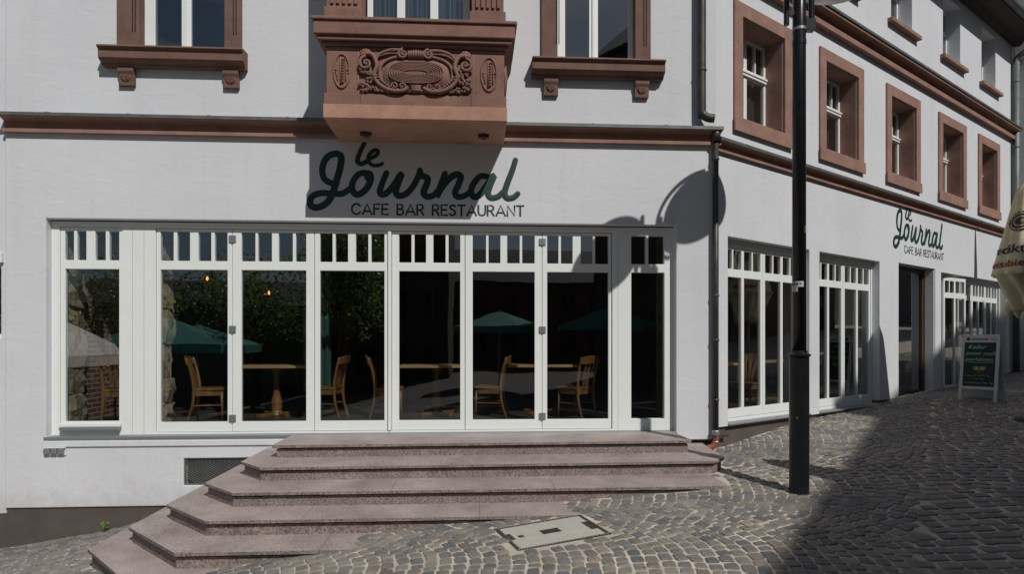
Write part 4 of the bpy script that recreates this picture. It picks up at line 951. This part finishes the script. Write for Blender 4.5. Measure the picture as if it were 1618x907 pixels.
# ------------------------------------------------------------------ closed parasol at the right edge
def parasol_closed(x,y,zt,label,printing=True,rmax=.47,zb=2.3):
    t = thing('closed_parasol',label,'parasol',(x,y,G(x,y)),'closed parasols')
    rn = random.Random(int(x*10)); ph = rn.uniform(0,6)
    H = zt-zb
    q = MB(); prof = []
    for k in range(22):
        u = k/21; r_ = .05+(.16-.05)*min(1,u*8)*.6+ (rmax-.11)*(u**.9); prof.append((r_,zt-H*u))
    wv = lambda th,z: 1+.045*math.sin(8*th+ph)*min(1,(zt-z)/1.0)+.02*math.sin(17*th+z*3)
    q.lathe([(.02,zt+.01)]+prof+[(rmax-.03,zb+.0)],96,(x,y,0),wav=wv); c_ = q.build('canopy','cream',t,smooth=True)
    q = MB()      # gathered and tied folds below
    prof = []
    for k in range(16):
        u = k/15; r_ = .30*(1-u)**1.4+.13+.10*u; prof.append((r_,zb+.04-.60*u))
    q.lathe(prof,72,(x,y,0),wav=lambda th,z: 1+.30*math.sin(5*th+ph+2.0*(zb-z))*(.4+(zb-z))+.14*math.sin(11*th+z*6)); q.build('canopy_folds','cream',t,smooth=True)
    q = MB()
    for k in range(5):
        a_ = R(k*72+150); pts = smooth_path([(x+.16*math.cos(a_),y+.16*math.sin(a_),zb-.35),(x+.26*math.cos(a_+.1),y+.26*math.sin(a_+.1),zb-.50),(x+.27*math.cos(a_),y+.27*math.sin(a_),zb-.66)],5); q.tube(pts,[.10,.10,.095,.09,.085,.08,.07,.055,.04,.025,.01],8)
    q.build('canopy_corner','cream',t,smooth=True)
    q = MB(); q.tube([(x,y,G(x,y)),(x,y,zt+.05)],.03,10); q.build('pole','alu',t)
    q = MB(); gz_ = G(x,y); q.lathe([(.20,-.02),(.20,.03),(.05,.05)],24,(x,y,gz_)); q.build('base_plate','plinth',t,bevel=.01)
    if printing:
        def surf(ang_,z,off=.012):
            u = (zt-z)/H; r_ = (.05+.066*min(1,u*8)+(rmax-.11)*(u**.9))*(1.0+.0)
            th = R(ang_); r_ *= wv(th,z); return (x+(r_+off)*math.cos(th),y+(r_+off)*math.sin(th),z)
        ca0 = math.degrees(math.atan2(-8.36-y,-x))     # towards the viewer
        def wraptext(s__,size,z,a_start,mname,deg_per_m,bold=.002,shear=0):
            vs,fs = text_mesh(s__,size,shear,bold)
            q = MB(); bm = bmesh.new(); vv = [bm.verts.new(v) for v in vs]
            for f in fs:
                try: bm.faces.new([vv[i] for i in f])
                except ValueError: pass
            bmesh.ops.triangulate(bm,faces=bm.faces); bmesh.ops.subdivide_edges(bm,edges=[e for e in bm.edges if e.calc_length()>.02],cuts=2)
            bm.verts.index_update()
            q.add([surf(a_start+v.co.x*deg_per_m,z+v.co.y) for v in bm.verts],[[v.index for v in f.verts] for f in bm.faces]); bm.free(); q.build('canopy_print',mname,t)
        wraptext('Benediktiner',.20,zb+.33,ca0-124,'ink',165)
        wraptext('Weissbier',.155,zb+.12,ca0-99,'red',160)
        q = MB(); a_c = ca0-22; zc = zb+.82
        def disc(rad,off,mname,nm,r0=0):
            q = MB(); vs=[];fs=[]
            for k in range(33):
                th = 2*math.pi*k/32
                for rr_ in (r0,rad): vs.append(surf(a_c+math.degrees(rr_*math.cos(th)/.26),zc+rr_*math.sin(th),off))
            for k in range(32): fs.append((2*k,2*k+2,2*k+3,2*k+1))
            q.add(vs,fs); q.build(nm,mname,t)
        disc(.155,.014,'ink','emblem'); disc(.128,.018,'cream','emblem_ring',.118); disc(.085,.020,'tan','emblem_face',.02)
        disc(.06,.024,'ink','emblem_face',.0)
        for k in range(16):
            q = MB(); th = 2*math.pi*k/16; q.add([surf(a_c+math.degrees((.142+dr)*math.cos(th+dt)/.26),zc+(.142+dr)*math.sin(th+dt),.018) for dr,dt in ((-.008,-.05),(.008,-.05),(.008,.05),(-.008,.05))],[(0,1,2,3)]); q.build('emblem_letter','cream',t)
    return t
parasol_closed(8.62,.66,3.82,'closed cream parasol with round emblem and black and red lettering at the right edge')
parasol_closed(5.25,-3.65,3.12,'slim closed cream parasol standing in the lane beside the café terrace',False,rmax=.27,zb=1.5)

t = thing('shadow_mast','unseen grey mast with a cream taper, added to cast a stripe on the side wall','shadow caster',(12.33,4.2,G(12.33,4.2)))  # added out of view so its tapering shadow falls on the side wall
q = MB(); q.tube([(12.33,4.2,G(12.33,4.2)),(12.33,4.2,5.4)],.03,10); q.build('mast','alu',t,smooth=True)
q = MB(); q.lathe([(.032,5.25),(.05,5.0),(.075,4.6),(.10,4.1),(.11,3.6),(.09,3.2),(.04,3.05)],24,(12.33,4.2,0),wav=lambda th,z:1+.2*math.sin(3*th+z*3)); q.build('shadow_taper','cream',t,smooth=True)

# ------------------------------------------------------------------ neighbours seen at the edges
nb = thing('neighbour_house','pale neighbouring house with dark base at the left edge, downhill','building',(-9,0,-2))
q = MB(); q.plate(-14,-6.172,-1.0,9,.025,.4,[(-7.3,-6.235,1.3,2.3)]); q.build('wall','plaster',nb)
q = MB(); q.box(-14,-6.172,.04,.4,-3,-1.0); q.build('plinth','plinth',nb)
q = MB(); q.box(-7.3,-6.20,-.02,.025,2.30,2.42); q.build('window_sill','white',nb)
window('window_frame',None,-7.3,-6.235,1.3,2.3,.10,[(-7.24,-6.80,1.36,2.24),(-6.74,-6.29,1.36,2.24)],nb)
q = MB(); q.box(-14,-6.2,.6,.7,1,3); q.build('interior_wall','intwall',nb)
nb2 = thing('neighbour_house','grey house with brown door beyond the far end of the side wall','building',(17,9,.5))
NX = SIDE@Matrix.Translation((12.95,-.35,0))
q = MB(NX); q.plate(0,8,-.5,13,0,.4,[(.9,1.9,.2,2.4),(.5,1.4,9.3,10.7),(2.2,3.2,9.3,10.7)]); q.box(0,8,.42,6,-.5,12.9); q.build('wall','plaster',nb2)
q = MB(NX); q.box(-.01,8,-.03,0,-.5,.62); q.build('plinth','brown',nb2)
q = MB(NX); q.box(.9,1.9,.1,.15,.2,2.4); q.build('door','brown',nb2)
q = MB(NX); q.box(-.5,8,-.4,6,13.0,13.3); q.build('roof','roof',nb2)

# ------------------------------------------------------------------ the square behind the camera (casts the shade, shows in the panes)
def house(name,label,p0,p1,depth,h,wallm,rows,colsn,roofh=3,arch=False,pitch=True):
    p0 = Vector(p0); p1 = Vector(p1); d = (p1-p0); Lh = d.length; d.normalize(); nrm = Vector((-d.y,d.x))
    X = Matrix(((d.x,nrm.x,0,p0.x),(d.y,nrm.y,0,p0.y),(0,0,1,0),(0,0,0,1)))
    gz = min(G(p0.x,p0.y),G(p1.x,p1.y))-.5
    t = thing(name,label,'building',((p0.x+p1.x)/2,(p0.y+p1.y)/2,gz))
    holes = []; 
    for r_ in range(rows):
        for c in range(colsn):
            u = Lh*(c+.5)/colsn; z = gz+1.6+r_*(h-gz-1.2)/rows; holes.append((u-.55,u+.55,z,z+1.7))
    q = MB(X); q.plate(0,Lh,gz,h,0,.3,holes); q.box(0,Lh,.55,depth,gz,h-.01); q.build('wall',wallm,t)
    for (a,b_,c,e) in holes:
        f = MB(X); m_x = (a+b_)/2; f.plate(a,b_,c,e,.16,.22,[(a+.07,m_x-.04,c+.08,e-.08),(m_x+.04,b_-.07,c+.08,e-.08)]); f.build('window','housewin',t)
    q = MB(X); q.prism([(-.3,-.35),(Lh+.3,-.35),(Lh+.3,depth+.3),(-.3,depth+.3)],h,lambda x,y:h+.15)
    if pitch: q.add([(-.3,-.35,h+.15),(Lh+.3,-.35,h+.15),(Lh+.3,depth+.3,h+.15),(-.3,depth+.3,h+.15),(-.3,depth/2,h+.15+roofh),(Lh+.3,depth/2,h+.15+roofh)],[(0,1,5,4),(2,3,4,5),(0,4,3),(1,2,5)])
    q.build('roof','roof',t)
    return t,X
# eave line casting the big shade: runs (.598,.801) through (13.04,-14)
E0 = Vector((13.04,-14)); ED = Vector((.598,.801)); 
a = E0+ED*(-11.5); b_ = E0+ED*9.4
t_h,XH = house('corner_house','tall dark house standing across the lane behind the viewer',(b_.x,b_.y),(a.x,a.y),9,15.85,'housed',4,7,roofh=4.2)
q = MB(); 
for pp,hh in ((1.42,1.45),):
    p0 = E0+ED*(pp); d2 = Vector((ED.y,-ED.x)); q.prism([(p0.x,p0.y),(p0.x+ED.x*1.0,p0.y+ED.y*1.0),(p0.x+ED.x*1.0+d2.x*.9,p0.y+ED.y*1.0+d2.y*.9),(p0.x+d2.x*.9,p0.y+d2.y*.9)],15.7,15.95+hh)
q.build('shade_block','housed',t_h)  # block added on the unseen roof to fill out the cast shade
house('town_house','pinkish town house across the square behind the viewer',(10,-36),(-3,-36),9,5.5,'house1',2,6,roofh=3)
house('town_house','pale gabled town house across the square behind the viewer',(22,-35),(11,-36),9,7.5,'house2',3,5,roofh=3)
house('town_house','tall brown town house across the square behind the viewer',(-1.5,-24),(-8.5,-24),8,11,'housed',4,4,roofh=3)
house('town_house','low pale town house behind the trees of the square',(-9,-33),(-26,-31),9,3.5,'house2',2,7,roofh=2)
house('lane_house','plain house on the far side of the lane behind the viewer',(33,5),(19.3,-6.2),8,8.0,'house1',3,7,roofh=2)
house('lane_house','pale house closing the lane at the right of the viewer',(44,22),(36,7),8,11,'house2',3,6,roofh=2)
def tree(x,y,h,r,label,seed,n=6500):
    rn = random.Random(seed); g0 = G(x,y); t = thing('broadleaf_tree',label,'tree',(x,y,g0))
    q = MB(); q.tube([(x,y,g0),(x+.1,y,g0+h*.4),(x,y,g0+h*.8)],[.2,.15,.05],8)
    for k in range(9):
        a_ = rn.uniform(0,6.28); z0 = g0+h*rn.uniform(.35,.6); q.tube([(x,y,z0),(x+r*.6*math.cos(a_),y+r*.6*math.sin(a_),z0+h*.25)],[.07,.02],6)
    q.build('trunk','bark',t)
    q = MB(); cl = [(rn.uniform(-1,1)*r*.7,rn.uniform(-1,1)*r*.7,rn.uniform(.42,.9)*h,rn.uniform(.35,.6)*r) for _ in range(16)]
    for k in range(n):
        c = rn.choice(cl); v = Vector((rn.gauss(0,1),rn.gauss(0,1),rn.gauss(0,1))).normalized()*c[3]*rn.uniform(.5,1.05)
        p = Vector((x+c[0],y+c[1],g0+c[2]))+v; s_ = rn.uniform(.045,.11); a1 = Vector((rn.gauss(0,1),rn.gauss(0,1),rn.gauss(0,.6))).normalized(); a2 = a1.cross(Vector((rn.gauss(0,1),rn.gauss(0,1),rn.gauss(0,1)))).normalized()
        q.add([p-a1*s_,p+a2*s_*.5,p+a1*s_,p-a2*s_*.5],[(0,1,2,3)])
    q.build('crown','leaf',t)
tree(-8.6,-15.5,6.2,2.4,'leafy tree on the square behind the viewer',1)
tree(-13,-17,6.6,2.8,'bushy tree on the left of the square behind the viewer',2)
tree(-4.9,-13.6,7.6,1.9,'slender tall tree on the square behind the viewer',3)
tree(-18,-16,7.5,3.2,'wide tree at the far left of the square behind the viewer',4)
def parasol_open(x,y,r,zb,za,m_,label,text=False,n=8):
    g0 = G(x,y); t = thing('open_parasol',label,'parasol',(x,y,g0),'open parasols on the square')
    q = MB(); vs = [(x,y,za),(x,y,za-.02)]; fs = []
    for k in range(n):
        th = 2*math.pi*(k+.5)/n; c,s_ = math.cos(th),math.sin(th)
        vs += [(x+r*c,y+r*s_,zb),(x+r*c,y+r*s_,zb-.24),(x+(r-.012)*c,y+(r-.012)*s_,zb-.24),(x+(r-.02)*c,y+(r-.02)*s_,zb-.015)]
    for k in range(n):
        a_ = 2+4*k; b2 = 2+4*((k+1)%n); fs += [(0,a_,b2),(a_,a_+1,b2+1,b2),(a_+1,a_+2,b2+2,b2+1),(a_+2,a_+3,b2+3,b2+2),(1,b2+3,a_+3)]
    q.add(vs,fs); q.build('canopy',m_,t)
    q = MB(); q.tube([(x,y,g0),(x,y,za+.08)],.03,8); 
    for k in range(n):
        th = 2*math.pi*(k+.5)/n; q.tube([(x,y,za-.1),(x+(r-.03)*math.cos(th),y+(r-.03)*math.sin(th),zb-.02)],.012,5)
    q.build('pole','alu',t)
    if text:
        # lettering on the roof panel that looks towards the café
        m2 = math.pi/2; rr_ = r*math.cos(math.pi/n); sl = math.atan2(za-zb,rr_)
        X = Matrix.Translation((x,y+rr_,zb))@Matrix.Rotation(math.pi,4,'Z')@Matrix.Rotation(R(90)-(R(90)-sl),4,'X')@Matrix.Translation((0,0,.012))
        for s__,sz,yy,mm_ in (('Benediktiner',.30,.42,'ink'),('Weissbräu',.24,.12,'red')):
            vs,fs = text_mesh(s__,sz,.15,.004); wdt = max(v[0] for v in vs); q = MB(X); q.add([(v[0]-wdt/2,v[1]+yy,0) for v in vs],fs); q.build('canopy_print',mm_,t)
        q = MB(X); q.lathe([(.001,0),(.15,0),(.15,.003)],24,(0.3,.95,0)); q.build('canopy_print','ink',t)
    return t
parasol_open(-9.9,-5.8,1.9,.95,2.0,'creamw','white printed parasol open over the left of the square behind the viewer',True,n=4)
parasol_open(-8.5,-8.6,1.9,1.20,1.95,'parasolg','green parasol open beside the white one behind the viewer')
parasol_open(-9.4,-12.5,2.0,1.15,1.85,'parasolg','green parasol nearest the trees behind the viewer')
parasol_open(.9,-16,1.9,1.85,2.5,'parasolg','green parasol in the middle of the square behind the viewer')
parasol_open(5.2,-15,2.1,1.9,2.6,'parasolg','green parasol at the right of the square behind the viewer')

# weeds and stray leaves
q = MB(); rn = random.Random(4)
wx,wy = -4.86,-.06; wz = G(wx,wy)
for k in range(14):
    a_ = rn.uniform(0,6.28); l_ = rn.uniform(.03,.085); c,s_ = math.cos(a_),math.sin(a_); z1_ = rn.uniform(.03,.16)
    q.add([(wx,wy,wz),(wx+c*l_*.5-s_*.018,wy-abs(s_*l_*.5),wz+z1_),(wx+c*l_,wy-abs(s_*l_),wz+z1_*.9),(wx+c*l_*.5+s_*.018,wy-abs(s_*l_*.5)-.02,wz+z1_*.8)],[(0,1,2,3)])
tag(q.build('weed','weed'),'small green weed growing where the dark base meets the cobbles','plant')
q = MB()
for k in range(10):
    x,y = rn.uniform(-2,4.2),rn.uniform(-4.6,-2.6)
    if in_manhole(x,y,.03) or in_step(x,y): continue
    z = G(x,y)+.012; s_ = .018; a_ = rn.uniform(0,3.1); c,d = math.cos(a_)*s_,math.sin(a_)*s_
    q.add([(x-c,y-d,z),(x+d*.6,y-c*.6,z+.004),(x+c,y+d,z+.002),(x-d*.6,y+c*.6,z+.006)],[(0,1,2,3)])
tag(q.build('fallen_leaves','litter'),'a few tiny orange dry leaves scattered on the cobbles','leaves',kind='stuff')
